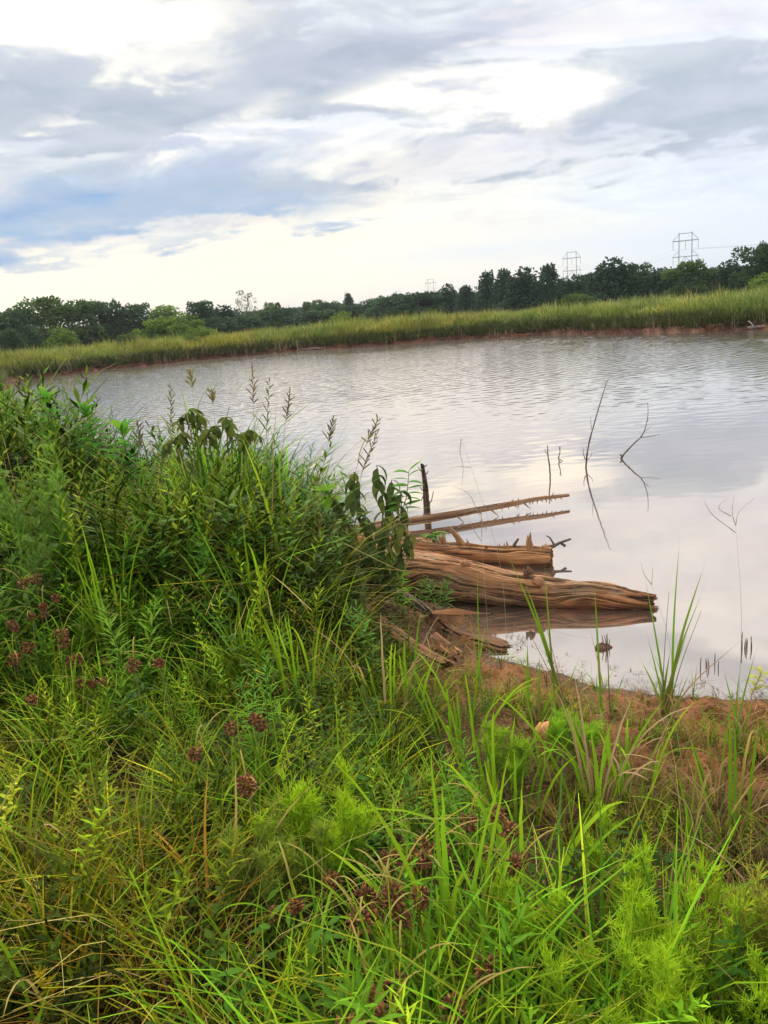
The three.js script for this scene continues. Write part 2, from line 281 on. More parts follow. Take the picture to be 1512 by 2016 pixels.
// ---------------------------------------------------------------- trees beyond the pond
function crownGeometry(seed, kind) {
  const R = rng(seed), b = new MB(), up = V(0, 1, 0), base = { b: [0.1, 0.165, 0.05], d: [0.062, 0.115, 0.05], l: [0.15, 0.24, 0.04], c: [0.045, 0.088, 0.048], k: [0.052, 0.098, 0.055], s: [0.12, 0.16, 0.06] }[kind];
  const card = (p, out, L, W, c) => {
    const dir = V(out.x + (R() - 0.5) * 1.3, out.y + (R() - 0.35) * 1.2, out.z + (R() - 0.5) * 1.3).normalize();
    const side = V(R() - 0.5, R() - 0.5, R() - 0.5).cross(dir).normalize(), e = p.clone().addScaledVector(dir, L), m = p.clone().addScaledVector(dir, L * 0.5), f = V(0, 0, 0).crossVectors(dir, side).multiplyScalar(W * 0.25);
    const i0 = b.v(p.x, p.y, p.z, c), i1 = b.v(m.x + side.x * W / 2 + f.x, m.y + side.y * W / 2 + f.y, m.z + side.z * W / 2 + f.z, c), i2 = b.v(e.x, e.y, e.z, c), i3 = b.v(m.x - side.x * W / 2 - f.x, m.y - side.y * W / 2 - f.y, m.z - side.z * W / 2 - f.z, c);
    b.quad(i0, i1, i2, i3);
  };
  const cloud = (cx, cy, cz, rx, ry, n, L, tone) => {
    for (let k = 0; k < n; k++) {
      const o = V(R() - 0.5, R() - 0.5, R() - 0.5).normalize(), r = 0.45 + 0.6 * Math.pow(R(), 0.6), t = tone * (0.75 + 0.5 * R()), y = 0.9 + 0.25 * R();
      card(V(cx + o.x * rx * r, cy + o.y * ry * r, cz + o.z * rx * r), o, L * (0.7 + 0.6 * R()), L * 0.7, [base[0] * t * y, base[1] * t, base[2] * t]);
    }
  };
  if (kind === 'k') {                                                  // young cedar: a pointed cone of rising plumes
    for (let k = 0; k < 46; k++) { const y = 0.08 + 0.86 * k / 45, w = 0.44 * Math.pow(1 - y, 0.75) + 0.03, a = k * 2.4 + R(), r = w * (0.55 + 0.5 * R()); cloud(Math.cos(a) * r, y, Math.sin(a) * r, 0.06 + w * 0.36, 0.08 + 0.05 * R(), 70, 0.058, 0.7 + 0.6 * R()); }
    cloud(0, 0.95, 0, 0.03, 0.07, 26, 0.05, 1.1);
  } else if (kind === 'c') {                                           // older cedar: a broad ragged cone with several tops
    const tops = [[0, 0, 1], [0.2, 0.05, 0.86], [-0.22, -0.08, 0.8], [0.02, 0.22, 0.78]];
    for (const [tx, tz, th] of tops) for (let k = 0; k < 17; k++) { const y = th * (0.12 + 0.86 * k / 16), w = 0.34 * Math.pow(1 - y / th, 0.6) + 0.03, a = k * 2.4 + R() * 2, r = w * (0.5 + 0.6 * R()); cloud(tx + Math.cos(a) * r, y, tz + Math.sin(a) * r, 0.08 + w * 0.36, 0.08 + 0.05 * R(), 66, 0.06, 0.65 + 0.7 * R()); }
  } else if (kind === 's') {                                           // thin crown with sky between its sprays
    for (let k = 0; k < 34; k++) { const a = R() * 6.28, h = 0.3 + 0.68 * R(), r = (0.12 + 0.34 * Math.sin(Math.PI * Math.min(1, (h - 0.2) / 0.85))) * Math.sqrt(R()); cloud(Math.cos(a) * r, h, Math.sin(a) * r, 0.06, 0.05, 26, 0.032, 0.8 + 0.5 * R()); }
  } else {
    const n = kind === 'l' ? 26 : 34;
    for (let k = 0; k < n; k++) { const h = 0.1 + 0.82 * R(), w = 0.42 * Math.sqrt(Math.sin(Math.PI * clamp(0.2 + 0.72 * h))), a = R() * 6.28, r = w * Math.pow(R(), 0.4), s = 0.08 + 0.08 * R(); cloud(Math.cos(a) * r, h, Math.sin(a) * r, s * 1.15, s * 0.95, 140, 0.052, 0.65 + 0.7 * R()); }
    for (let k = 0; k < 12; k++) { const a = R() * 6.28, r = 0.3 * Math.sqrt(R()); cloud(Math.cos(a) * r, 0.86 + 0.14 * R(), Math.sin(a) * r, 0.035, 0.06, 26, 0.04, 1.1); }
  }
  return b.geometry();
}
function trunkGeometry(seed, kind) {
  const R = rng(seed + 500), b = new MB(), c = kind === 'n' ? [0.2, 0.18, 0.16] : [0.09, 0.07, 0.055], top = kind === 'k' ? 0.9 : 0.75;
  const main = [0, 0.2, 0.4, 0.6, 1].map((t) => V((R() - 0.5) * 0.05 * t, t * top - 0.04, (R() - 0.5) * 0.05 * t));
  b.tube(main, (t) => lerp(0.028, 0.006, t), 6, c);
  const n = kind === 'n' ? 16 : 9;
  for (let k = 0; k < n; k++) {
    const t = 0.25 + 0.6 * k / n, a = k * 2.4 + R(), L = (kind === 'n' ? 0.42 : 0.32) * (1 - 0.5 * t), p = V(0, t * top, 0), q = V(Math.cos(a) * L * 0.5, t * top + L * 0.45, Math.sin(a) * L * 0.5), e = V(Math.cos(a) * L * 0.9, t * top + L * 1.05, Math.sin(a) * L * 0.9);
    b.tube([p, q, e], (s) => lerp(0.011, 0.003, s), 4, c);
    if (kind === 'n' || kind === 's') for (let j = 0; j < 4; j++) { const f = q.clone().lerp(e, R()), g = f.clone().add(V((R() - 0.5) * 0.2, 0.12 * R() + 0.05, (R() - 0.5) * 0.2)); b.tube([f, f.clone().lerp(g, 0.5), g], (s) => lerp(0.005, 0.0018, s), 3, c); }
  }
  return b.geometry();
}
const treeKinds = {};
for (const k of 'bdlcks') treeKinds[k] = [0, 1].map((n) => [crownGeometry(21 + n * 13 + k.charCodeAt(0), k), trunkGeometry(n + 3, k)]);
treeKinds.n = [[null, trunkGeometry(9, 'n')]];
const TREES = [                                                        // kind, x, z, height, width, label
  ['d', -29.5, -67.9, 4.4, 4.6, 'dark leafy tree cut by the left photo edge'],
  ['b', -28.7, -72.5, 5.3, 6.0, 'tall green tree with knobbly top, highest of the left wood'],
  ['b', -26.5, -75.5, 4.9, 5.9, 'round green tree right of the tall knobbly one in the left wood'],
  ['d', -24.2, -76.3, 4.7, 4.8, 'dark broad tree at the middle of the left wood'],
  ['d', -21.8, -79.0, 4.4, 3.7, 'narrow dark tree with a peaked top in the left wood'],
  ['l', -18.3, -75.8, 3.7, 5.0, 'pale green spreading bush tree behind the tallest seed stalk'],
  ['d', -17.0, -82.3, 4.2, 4.1, 'dark tree rising behind the light green bushes'],
  ['c', -14.8, -84.7, 3.2, 5.0, 'low dark cedar at the right end of the left wood'],
  ['s', -14.5, -98.9, 5.3, 4.0, 'thin see-through tree standing above the treeline'],
  ['b', -12.0, -104.3, 3.6, 3.2, 'small rounded green tree right of the see-through tree'],
  ['n', -10.8, -109.5, 3.6, 3.0, 'bare leafless grey tree'],
  ['b', -6.7, -104.8, 3.4, 4.1, 'bushy green tree right of the bare tree'],
  ['c', -4.7, -109.9, 2.8, 5.0, 'low wide cedar left of the slim pointed one'],
  ['k', -2.2, -105.0, 3.9, 2.5, 'slim pointed cedar alone near the middle of the treeline'],
  ['d', 0.9, -95.0, 2.9, 4.6, 'dark bush tree in front of the far pylons'],
  ['k', 3.6, -99.9, 3.3, 2.6, 'small pointed cedar under the fourth pylon from the right'],
  ['l', -21.9, -58.0, 2.3, 2.4, 'light green bush in front of the left wood'],
  ['d', -24.3, -54.9, 2.4, 2.3, 'dark bush low at the left photo edge behind the bank grass'],
  ['l', -14.5, -64.4, 2.5, 3.8, 'bright green bush in front of the dark wood, right one of two'],
  ['l', -16.8, -63.8, 2.3, 3.4, 'bright green bush in front of the dark wood, left one of two'],
  ['c', 7.6, -89.7, 2.8, 3.5, 'first low cedar of the right wood, at its left end'],
  ['c', 8.9, -87.5, 3.4, 3.5, 'round dark cedar right of the third pylon'],
  ['k', 10.3, -83.4, 3.1, 3.2, 'short pointed cedar between the round one and the taller pair'],
  ['k', 11.9, -79.1, 4.1, 3.3, 'tall pointed cedar, left of a pair on the far bank'],
  ['k', 13.1, -76.9, 4.1, 3.0, 'tall pointed cedar, right of a pair on the far bank'],
  ['c', 14.7, -74.6, 3.9, 4.7, 'broad dark cedar with several tops left of the second pylon'],
  ['k', 16.3, -72.2, 4.0, 3.3, 'pointed cedar just left of the second pylon from the right'],
  ['c', 17.1, -70.0, 2.7, 2.8, 'low cedar at the foot of the second pylon from the right'],
  ['d', 18.5, -69.6, 3.0, 3.9, 'dark leafy tree just right of the second pylon'],
  ['c', 19.7, -65.1, 3.7, 4.8, 'big broad cedar midway between the two nearest pylons'],
  ['d', 21.7, -64.5, 3.3, 3.8, 'dark tree left of the nearest pylon with a flat top'],
  ['c', 22.6, -62.0, 2.6, 3.2, 'low dark cedar left of the nearest pylon base'],
  ['b', 22.8, -57.7, 2.9, 3.6, 'lighter green tree in front of the nearest pylon base'],
  ['d', 25.2, -58.8, 2.3, 2.8, 'low dark tree just right of the nearest pylon'],
  ['c', 25.4, -56.6, 2.6, 3.2, 'dark cedar left of the big tree at the right edge'],
  ['d', 25.2, -52.2, 3.4, 3.8, 'big dark tree cut by the right photo edge'],
  ['l', -1.6, -55.5, 1.5, 2.2, 'pale green shrub standing out of the far bank grass in the middle'],
  ['b', -15.6, -52.6, 1.35, 1.7, 'small dark shrub in the far bank grass near the left'],
  ['l', -11.2, -54.5, 1.3, 2.4, 'low green shrub on the far bank below the bright bushes'],
  ['b', 12.2, -47.2, 1.3, 2.0, 'small green shrub on the far bank below the pointed cedars'],
  ['l', 19.2, -38.5, 1.5, 2.2, 'yellow-green shrub on the far bank below the nearest pylon'],
  ['d', 28.3, -50.6, 3.7, 4.5, 'dark tree behind the far bank outside the right edge'],
  ['d', -33.4, -68.5, 5.0, 5.9, 'dark tree of the left wood outside the left edge'],
];
TREES.forEach(([kind, x, z, h, w, label], n) => {
  const [crown, trunk] = treeKinds[kind][n % treeKinds[kind].length], y = landHeight(x, z, false);
  const t = thing({ b: 'broadleaf_tree', d: 'dark_tree', l: 'bush', c: 'cedar_tree', k: 'cedar_tree', s: 'thin_tree', n: 'bare_tree' }[kind], label, kind === 'l' ? 'bush' : 'tree', [x, y, z], n * 1.7, 'trees beyond the pond');
  t.scale.set(w, h * (x < -15 ? 0.93 : 1), w);
  part('trunk', trunk, M.twig, t);
  if (crown) part('crown', crown, M.crown, t);
});
{                                                                      // far woods that read as one mass
  const R = rng(77), n = 560, o = new THREE.InstancedMesh(treeKinds.d[0][0], M.crown, n), m = new THREE.Matrix4(), q = new THREE.Quaternion();
  for (let k = 0; k < n; k++) {
    const a = (-50 + 100 * R()) * Math.PI / 180, r = 170 + 330 * R(), near = k >= 420, rr = near ? 80 + 38 * R() : r, x = Math.sin(a) * rr, z = -Math.cos(a) * rr, h = near ? 2.2 + 1.1 * R() : r * 0.0115 + 1.2 + R() * 1.6, w = near ? 4 + 3 * R() : 5 + 6 * R();
    m.compose(V(x, landHeight(x, z, false) - 0.3, z), q.setFromAxisAngle(V(0, 1, 0), R() * 6.28), V(w, h, w)); o.setMatrixAt(k, m);
    const t = 0.85 + 0.4 * R(); o.setColorAt(k, new THREE.Color().setRGB(t, t, t * 1.05));
  }
  o.name = 'distant_wood'; shade(o); scene.add(o); tag(o, 'low dark line of far-off woods on the horizon', 'wood', null, 'stuff');
}

// ---------------------------------------------------------------- power line: two-legged wooden pylons
const PYLON = (() => {
  const g = (fn) => { const b = new MB(); fn(b); return b.geometry(); }, grey = [0.27, 0.26, 0.27], W = 13, bar = (b, p, q, r) => b.tube([V(...p), V(...q)], () => r, 6, grey);
  return {
    leg: [-1, 1].map((s) => g((b) => b.tube([V(s * W / 4, -3, 0), V(s * W / 4, 26, 0)], (t) => lerp(0.3, 0.2, t), 8, grey))),
    crossarm: [g((b) => bar(b, [-W / 2, 22.5, 0.3], [W / 2, 22.5, 0.3], 0.2)), g((b) => bar(b, [-W / 2, 15.8, 0.3], [W / 2, 15.8, 0.3], 0.16))],
    ridge_beam: [g((b) => bar(b, [-W / 4, 25.6, -0.3], [W / 4, 25.6, -0.3], 0.14))],
    brace: [[-1, 25.6, 22.6], [1, 25.6, 22.6]].map(([s, y0, y1]) => g((b) => bar(b, [s * W / 4, y0, 0], [s * W / 2, y1, 0.3], 0.1))).concat([[-1, 1], [1, 1]].map(([s]) => g((b) => bar(b, [s * W / 4, 12.2, 0.2], [s * 0.2, 15.8, 0.3], 0.1))), [-1, 1].map((s) => g((b) => bar(b, [s * W / 4, 12, 0.2], [-s * W / 4, 4, 0.2], 0.1))), [-1, 1].map((s) => g((b) => bar(b, [s * W / 4, 18.2, 0.2], [s * W / 2, 15.8, 0.3], 0.08)))),
    insulator: [-W / 2 + 0.2, 0, W / 2 - 0.2].map((x) => g((b) => b.tube([V(x, 22.4, 0.3), V(x, 21.2, 0.3), V(x, 18.9, 0.3)], (t) => 0.12, 6, [0.3, 0.3, 0.32]))).concat([-W / 2 + 0.3, 0, W / 2 - 0.3].map((x) => g((b) => b.tube([V(x, 15.7, 0.3), V(x, 12.4, 0.3)], () => 0.1, 6, [0.3, 0.3, 0.32])))),
  };
})();
const PYLONS = [[142.7, 24.1, -363, 13.4, 'nearest pylon, the tallest two-legged one at the right'], [115.8, 24.9, -455.5, 12.2, 'second pylon from the right, above the dark cedars'], [58.1, 25.5, -717.7, 12, 'third pylon from the right, left of the right wood'], [43.3, 25, -1059, 12.3, 'small pylon, fourth from the right'], [-136, 24.5, -1594, 12, 'tiny faint pylon beside the bare tree']];
PYLONS.forEach(([x, y, z, w, label]) => {
  const t = thing('power_pylon', label, 'pylon', [x, y - 26, z], -0.3, 'pylons of the power line');
  t.scale.x = w / 13 * 0.8;
  for (const [name, list] of Object.entries(PYLON)) for (const g of list) part(name, g, M.stem, t);
});
{                                                                      // its wires sag from pylon to pylon and on beyond the right edge
  const ends = [[330, 24, -120], ...PYLONS.slice(0, 4)].map(([x, y, z]) => V(x, y, z));
  [[-6.2, -7.2, 'upper left wire strung between the pylons'], [0, -7.2, 'upper middle wire strung between the pylons'], [6.2, -7.2, 'upper right wire strung between the pylons']].forEach(([ox, oy, label]) => {
    const b = new MB();
    for (let k = 0; k < ends.length - 1; k++) {
      const pts = []; for (let j = 0; j <= 20; j++) { const t = j / 20, p = ends[k].clone().lerp(ends[k + 1], t); p.x += ox; p.y += oy - 9 * 4 * t * (1 - t) * 0.5; pts.push(p); }
      b.tube(pts, () => 0.02, 4, [0.25, 0.25, 0.27]);
    }
    const o = shade(new THREE.Mesh(b.geometry(), M.stem)); o.name = numbered('power_wire'); scene.add(o); tag(o, label, 'wire', 'wires of the power line');
  });
}

// ---------------------------------------------------------------- tall grass on the far bank
function tuftGeometry(seed, n, H, spread, w, lean, c0, c1, seg = 4, fold = 0, lay = 0) {
  const R = rng(seed), b = new MB();
  for (let k = 0; k < n; k++) {
    const a = R() * 6.28, r = spread * Math.sqrt(R()), h = H * (0.45 + 0.65 * R()), l = lean * (0.3 + 1.2 * R()), d = a + (R() - 0.5) * 2, pts = [], side = V(-Math.sin(d + (R() - 0.5)), 0, Math.cos(d));
    const bend = lay * R();
    for (let j = 0; j <= seg; j++) { const t = j / seg, o = l * h * t * t + bend * h * t * t * t; pts.push(V(Math.cos(a) * r + Math.cos(d) * o, Math.max(h * (t - 0.35 * (l + bend) * t * t), 0.01), Math.sin(a) * r + Math.sin(d) * o)); }
    const tone = 0.5 + 0.95 * R(), y = (R() - 0.5) * 0.5, c = (q) => [q[0] * tone * (1 + y), q[1] * tone, q[2] * tone];
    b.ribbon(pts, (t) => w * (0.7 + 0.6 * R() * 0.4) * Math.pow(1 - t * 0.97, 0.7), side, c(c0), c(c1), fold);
  }
  return b.geometry();
}
function scatter(name, label, category, geometry, material, n, seed, pick) {   // pick(R) -> [x, y, z, turn, sx, sy, [r, g, b], tiltX, tiltZ] or null
  const R = rng(seed), list = [];
  for (let k = 0, tries = 0; k < n && tries < n * 60; tries++) { const s = pick(R); if (s) { list.push(s); k++; } }
  const o = new THREE.InstancedMesh(geometry, material, list.length), m = new THREE.Matrix4(), q = new THREE.Quaternion(), e = new THREE.Euler(), c = new THREE.Color();
  list.forEach(([x, y, z, turn, sx, sy, rgb, ta = 0, tb = 0], k) => { m.compose(V(x, y, z), q.setFromEuler(e.set(ta, turn, tb, 'XZY')), V(sx, sy, sx)); o.setMatrixAt(k, m); o.setColorAt(k, c.setRGB(...rgb)); });
  o.name = numbered(name); shade(o); scene.add(o); return tag(o, label, category, null, 'stuff');
}
const farBank = (R, d0, d1, bias = 1) => {
  const x = -38 + 72 * R(), z = -20 - 44 * R(); if (-z + Math.abs(x) * 0.3 < 27 || Math.abs(Math.atan2(x, -z)) > 0.78) return null;
  const d = shoreDistance(x, z); if (d < d0 || d > d1 || R() > Math.pow(1 - (d - d0) / (d1 - d0), bias) + 0.1) return null;
  return [x, z, d];
};
const olive = [0.2, 0.25, 0.045], straw = [0.42, 0.35, 0.14];
for (const [k, n, H, c0, c1] of [[0, 9000, 1.0, [0.11, 0.14, 0.03], olive], [1, 7000, 1.15, olive, [0.28, 0.3, 0.075]], [2, 2600, 1.1, [0.18, 0.18, 0.06], straw]]) {
  scatter('bank_grass', ['deep green lower blades of the grass on the far bank', 'tall yellowish green grass covering the far bank of the pond', 'straw-tipped tufts scattered through the far bank grass'][k], 'grass', tuftGeometry(40 + k, 20, H, 0.3, 0.042, 0.32, c0, c1, 3), M.blade, n, 50 + k, (R) => {
    const f = farBank(R, 0.75, 9, 1.6); if (!f) return null;
    const [x, z, d] = f, p = fbm(x * 0.35 + 7, z * 0.35, 3), u = fbm(x * 1.3 + 80, z * 1.3, 3), s = (0.4 + 0.5 * smooth(0.6, 2.4, d)) * (0.6 + 0.7 * p) * (0.45 + 1.05 * u) * (0.8 + 0.45 * R()) * (R() < 0.04 ? 1.35 : 1) * (x > 6 ? 0.72 : 0.84), t = 1.15 + 1.0 * fbm(x * 0.6, z * 0.6 + 30, 3) * (0.75 + 0.5 * R()), y = fbm(x * 0.2 + 50, z * 0.2, 2) - 0.5;
    return [x, landHeight(x, z, false) - 0.03, z, R() * 6.28, 0.9 + 0.5 * R(), s, [t * (1 + y * 0.7), t * (1 + y * 0.1), t * (1 - y * 0.3)]];
  });
}
scatter('bank_weeds', 'dark green weeds along the foot of the far bank', 'weeds', tuftGeometry(60, 26, 0.6, 0.3, 0.045, 0.5, [0.04, 0.06, 0.015], [0.08, 0.11, 0.025], 3), M.blade, 3000, 61, (R) => { const f = farBank(R, 0.45, 2.2, 0.8); if (!f) return null; const [x, z] = f, t = 0.7 + 0.6 * R(); return [x, landHeight(x, z, false) - 0.03, z, R() * 6.28, 0.9 + 0.6 * R(), 0.6 + 0.6 * R(), [t * 1.1, t, t]]; });
scatter('dead_stalks', 'pale dead stalks standing at the edge of the far bank', 'stalks', tuftGeometry(62, 7, 0.8, 0.25, 0.022, 0.15, [0.3, 0.24, 0.15], [0.36, 0.3, 0.2], 2), M.stem, 700, 63, (R) => { const f = farBank(R, 0.2, 1.1, 0.5); if (!f || f[0] > -4 && R() > 0.35) return null; const [x, z] = f; return [x, landHeight(x, z, false) - 0.03, z, R() * 6.28, 0.8 + 0.6 * R(), 0.4 + 0.6 * R(), [1, 1, 1]]; });
scatter('shore_litter', 'reddish dead litter at the far waterline', 'litter', tuftGeometry(64, 16, 0.22, 0.3, 0.03, 1.6, [0.2, 0.09, 0.05], [0.26, 0.12, 0.07], 3), M.stem, 1500, 65, (R) => { const f = farBank(R, -0.05, 0.6, 0.3); if (!f) return null; const [x, z] = f; return [x, Math.max(landHeight(x, z, false), 0), z, R() * 6.28, 0.7 + 0.6 * R(), 0.5 + 0.8 * R(), [1, 1, 1].map((v) => v * (0.6 + 0.6 * R()))]; });

scene.fog = new THREE.FogExp2(new THREE.Color(0.85, 0.9, 1.0), 0.0004);
// ---------------------------------------------------------------- dead wood: weathered red-brown logs, stubs and twigs
// a log along path (points, eased), radius r(t); grooves and cracks run along it, its far end is splintered
function logGeometry({ path, radius, sides = 96, segs = 140, seed = 1, groove = 0.012, jag = 0.05, flat = 1, tones, lumps = 0.12, wetShadeLine = 0.05, startJag = 0, hollow = 0.4 }) {
  const curve = new THREE.CatmullRomCurve3(path.map((p) => V(...p))), b = { p: [], c: [], u: [], i: [] }, L = curve.getLength();
  const a = V(0, 1, 0), n = V(0, 0, 0), q = V(0, 0, 0), t = V(0, 0, 0);
  const rough = (g, v) => {                                            // grain at angle g (turns) and length v (metres): [depth, crack]
    const wob = (fbm(v * 2.2 + seed, g * 3 + seed, 3) - 0.5) * 0.16, s = g + wob + 0.02 * v;
    const ring = (f, k) => { const u = ((s % 1) + 1) % 1; return lerp(fbm(u * f + seed, v * k, 4), fbm((u - 1) * f + seed, v * k, 4), smooth(0.85, 1, u)); };
    const w = ring(38, 1.3), big = ring(9, 0.9), crack = smooth(0.085, 0.02, Math.abs(big - 0.5)) * smooth(0.42, 0.6, fbm(v * 1.3 + seed * 3, g * 4, 2)), c2 = smooth(0.08, 0.015, Math.abs(w - 0.5)) * smooth(0.3, 0.5, fbm(v * 2.1 + seed, g * 9 + 4, 2));
    return [(w - 0.5) * 1.1 + (big - 0.5) * 1.5 - crack * 1.3 - c2 * 0.6, Math.max(crack, c2 * 0.9), w, big];
  };
  for (let k = 0; k <= segs; k++) {
    const s = k / segs;
    for (let m = 0; m <= sides; m++) {
      const g = (m % sides) / sides, end = (0.6 * noise2(g * 9 + seed, 3) + 0.4 * noise2(g * 31 + seed, 8)) * jag / L, start = noise2(g * 9 + seed, 13) * startJag / L;
      const ss = clamp(start + s * (1 - start - end)), T = curve.getTangent(clamp(ss, 0.001, 0.999)), Q = curve.getPoint(ss);
      t.copy(T); a.set(0, 1, 0).addScaledVector(t, -t.y).normalize(); n.crossVectors(t, a);
      const v = ss * L, [d, crack, w, big] = rough(g, v), R = radius(ss) * (1 + lumps * (noise3(Math.cos(g * 6.283) * 1.3 + seed, Math.sin(g * 6.283) * 1.3, v * 2.6) - 0.5) * 2) + d * groove;
      const x = Math.cos(g * 6.283) * R, y = Math.sin(g * 6.283) * R;
      q.copy(Q).addScaledVector(a, x * flat).addScaledVector(n, y);
      b.p.push(q.x, q.y, q.z);
      const patch = fbm(v * 1.8 + seed * 5, g * 3.1 + seed, 3);
      let c = mix3(tones[0], tones[1], smooth(0.35, 0.65, patch)); c = mix3(c, tones[2], smooth(0.55, 0.75, fbm(v * 3 + 9, g * 6 + seed, 3)) * 0.8);
      const f = 0.72 + 0.75 * (w - 0.5) + 0.5 * (big - 0.5) + 0.12; c = [c[0] * f, c[1] * f, c[2] * f];
      c = mix3(c, tones[3], clamp(crack * 0.95));
      c = mix3(c, [c[0] * 0.42, c[1] * 0.39, c[2] * 0.37], smooth(wetShadeLine + 0.02, wetShadeLine - 0.03, q.y - (noise2(v * 9, 4) - 0.5) * 0.05 - (w - 0.5) * 0.03));   // soaked at the waterline, with shade of the underside painted into the colour
      b.c.push(...c); b.u.push(g * 0.8, v);
    }
  }
  const w = sides + 1;
  for (let k = 0; k < segs; k++) for (let m = 0; m < sides; m++) { const p = k * w + m; b.i.push(p, p + 1, p + w, p + 1, p + w + 1, p + w); }
  for (const [row, dir] of [[0, 1], [segs, -1]]) {                     // hollowed, rotten end faces
    const rings = 5, cen = V(0, 0, 0); for (let m = 0; m < sides; m++) cen.add(V(...b.p.slice((row * w + m) * 3, (row * w + m) * 3 + 3))); cen.multiplyScalar(1 / sides);
    let prev = row * w;
    for (let r = 1; r <= rings; r++) {
      const at = b.p.length / 3;
      for (let m = 0; m <= sides; m++) {
        const o = (row * w + m) * 3, f = 1 - r / rings, P = V(b.p[o], b.p[o + 1], b.p[o + 2]), e = P.clone().lerp(cen, 1 - f);
        const T = curve.getTangent(row ? 0.999 : 0.001).multiplyScalar(dir * hollow * radius(row ? 1 : 0) * (r / rings) * (0.6 + 0.8 * noise2(m * 0.35 + seed, r * 1.7)));
        e.add(T); b.p.push(e.x, e.y, e.z); const k = 0.45 + 0.5 * noise2(m * 0.5, r * 2 + seed); b.c.push(tones[0][0] * k * 0.5, tones[0][1] * k * 0.45, tones[0][2] * k * 0.42); b.u.push(m / sides * 0.3, r * 0.02);
      }
      for (let m = 0; m < sides; m++) { const p = prev + m, q2 = at + m; if (row) b.i.push(p, p + 1, q2, p + 1, q2 + 1, q2); else b.i.push(p, q2, p + 1, p + 1, q2, q2 + 1); }
      prev = at;
    }
  }
  const g = new THREE.BufferGeometry();
  g.setAttribute('position', new THREE.Float32BufferAttribute(b.p, 3)); g.setAttribute('color', new THREE.Float32BufferAttribute(b.c, 3)); g.setAttribute('uv', new THREE.Float32BufferAttribute(b.u, 2)); g.setIndex(b.i); g.computeVertexNormals();
  return g;
}
const woodGrain = tex(512, (u, v) => { const n = tile((x, y) => fbm(x * 7, y * 0.7, 5, 0.6), u, v, 8), k = tile((x, y) => noise2(x * 6, y * 0.9), u, v, 20); const s = 0.55 + (n - 0.5) * 0.9 + (k - 0.5) * 0.4; return [s, s * 0.99, s * 0.97]; });
M.wood = new THREE.MeshStandardMaterial({ vertexColors: true, map: woodGrain, bumpMap: woodGrain, bumpScale: 0.004, roughness: 0.9, name: 'weathered wood' });
M.wood.color.setRGB(1.75, 1.75, 1.75); woodGrain.repeat.set(2.4, 1.6);
const RED = [[0.42, 0.2, 0.085], [0.36, 0.145, 0.055], [0.37, 0.235, 0.13], [0.04, 0.02, 0.011]];
// a broken stub: a bunch of splinters rising from base along dir
function stubGeometry(dir, h, w, seed, c0 = [0.42, 0.21, 0.095], c1 = [0.48, 0.29, 0.15], n = 5) {
  const R = rng(seed), b = new MB(), d = V(...dir).normalize();
  for (let k = 0; k < n; k++) {
    const o = V((R() - 0.5) * w, -0.015, (R() - 0.5) * w * 0.8), L = h * (k ? 0.35 + 0.6 * R() : 1), e = o.clone().addScaledVector(d, L).add(V((R() - 0.5) * h * 0.25, 0, (R() - 0.5) * h * 0.2)), m = o.clone().lerp(e, 0.5).add(V((R() - 0.5) * w * 0.3, 0, 0)), t = 0.75 + 0.5 * R();
    b.tube([o, m, o.clone().lerp(e, 0.8), e], (s) => w * (0.42 - 0.36 * s) * (k ? 0.75 : 1), 7, c0.map((v) => v * t), c1.map((v) => v * t), 0.3, seed + k);
  }
  return b.geometry();
}
{
  const log = thing('fallen_log', 'large weathered red-brown log tapering out into the water, nearest of the logs', 'log', [0.4, 0, -5.2]);
  const rel = (p) => [p[0] - 0.4, p[1], p[2] + 5.2];
  const path = [[-0.8, 0.22, -5.85], [-0.2, 0.2, -5.52], [0.3, 0.155, -5.3], [0.9, 0.085, -5.03], [1.35, 0.055, -4.88], [1.72, 0.035, -4.74]].map(rel);
  part('trunk', logGeometry({ path, radius: (t) => lerp(0.225, 0.062, Math.pow(t, 0.95)) * (1 - 0.12 * smooth(0.2, 0, t)) + 0.007 * Math.sin(t * 17), sides: 160, segs: 280, seed: 3, groove: 0.017, jag: 0.12, tones: RED, lumps: 0.055, wetShadeLine: 0.05 }), M.wood, log);
  const knot = (p, s, seed) => { const g = new THREE.SphereGeometry(s, 20, 14), P = g.attributes.position, c = []; for (let k = 0; k < P.count; k++) { const v = V().fromBufferAttribute(P, k), r = 1 + 0.5 * (fbm(v.x / s * 1.6 + seed, v.y / s * 1.6 + v.z / s, 3) - 0.5); v.multiplyScalar(r); P.setXYZ(k, v.x * 1.2, v.y, v.z); const f = 0.5 + 0.6 * r - 0.3; c.push(0.42 * f, 0.2 * f, 0.09 * f); } g.setAttribute('color', new THREE.Float32BufferAttribute(c, 3)); g.computeVertexNormals(); const m = part('knot', g, M.wood, log); m.position.set(...rel(p)); };
  knot([0.985, 0.165, -4.955], 0.036, 4); knot([1.02, 0.115, -4.925], 0.034, 9); knot([0.52, 0.265, -5.15], 0.034, 15);
  const stub = (p, d, h, w, s) => { const m = part('branch_stub', stubGeometry(d, h, w, s, [0.2, 0.1, 0.055], [0.3, 0.16, 0.09], 4), M.wood, log); m.position.set(...rel(p)); };
  stub([0.93, 0.225, -5.02], [-0.3, 1, 0.1], 0.06, 0.05, 31);
  for (let k = 0; k < 7; k++) { const R = rng(90 + k), y = 0.0 + 0.085 * R(), m = part('splinter', stubGeometry([0.86 + 0.1 * R(), 0.02, 0.36], 0.05 + 0.05 * R(), 0.024, 70 + k, [0.36, 0.17, 0.08], [0.5, 0.27, 0.13], 3), M.wood, log); m.position.set(...rel([1.6 + 0.03 * R(), y, -4.79 + (R() - 0.5) * 0.07])); }
}
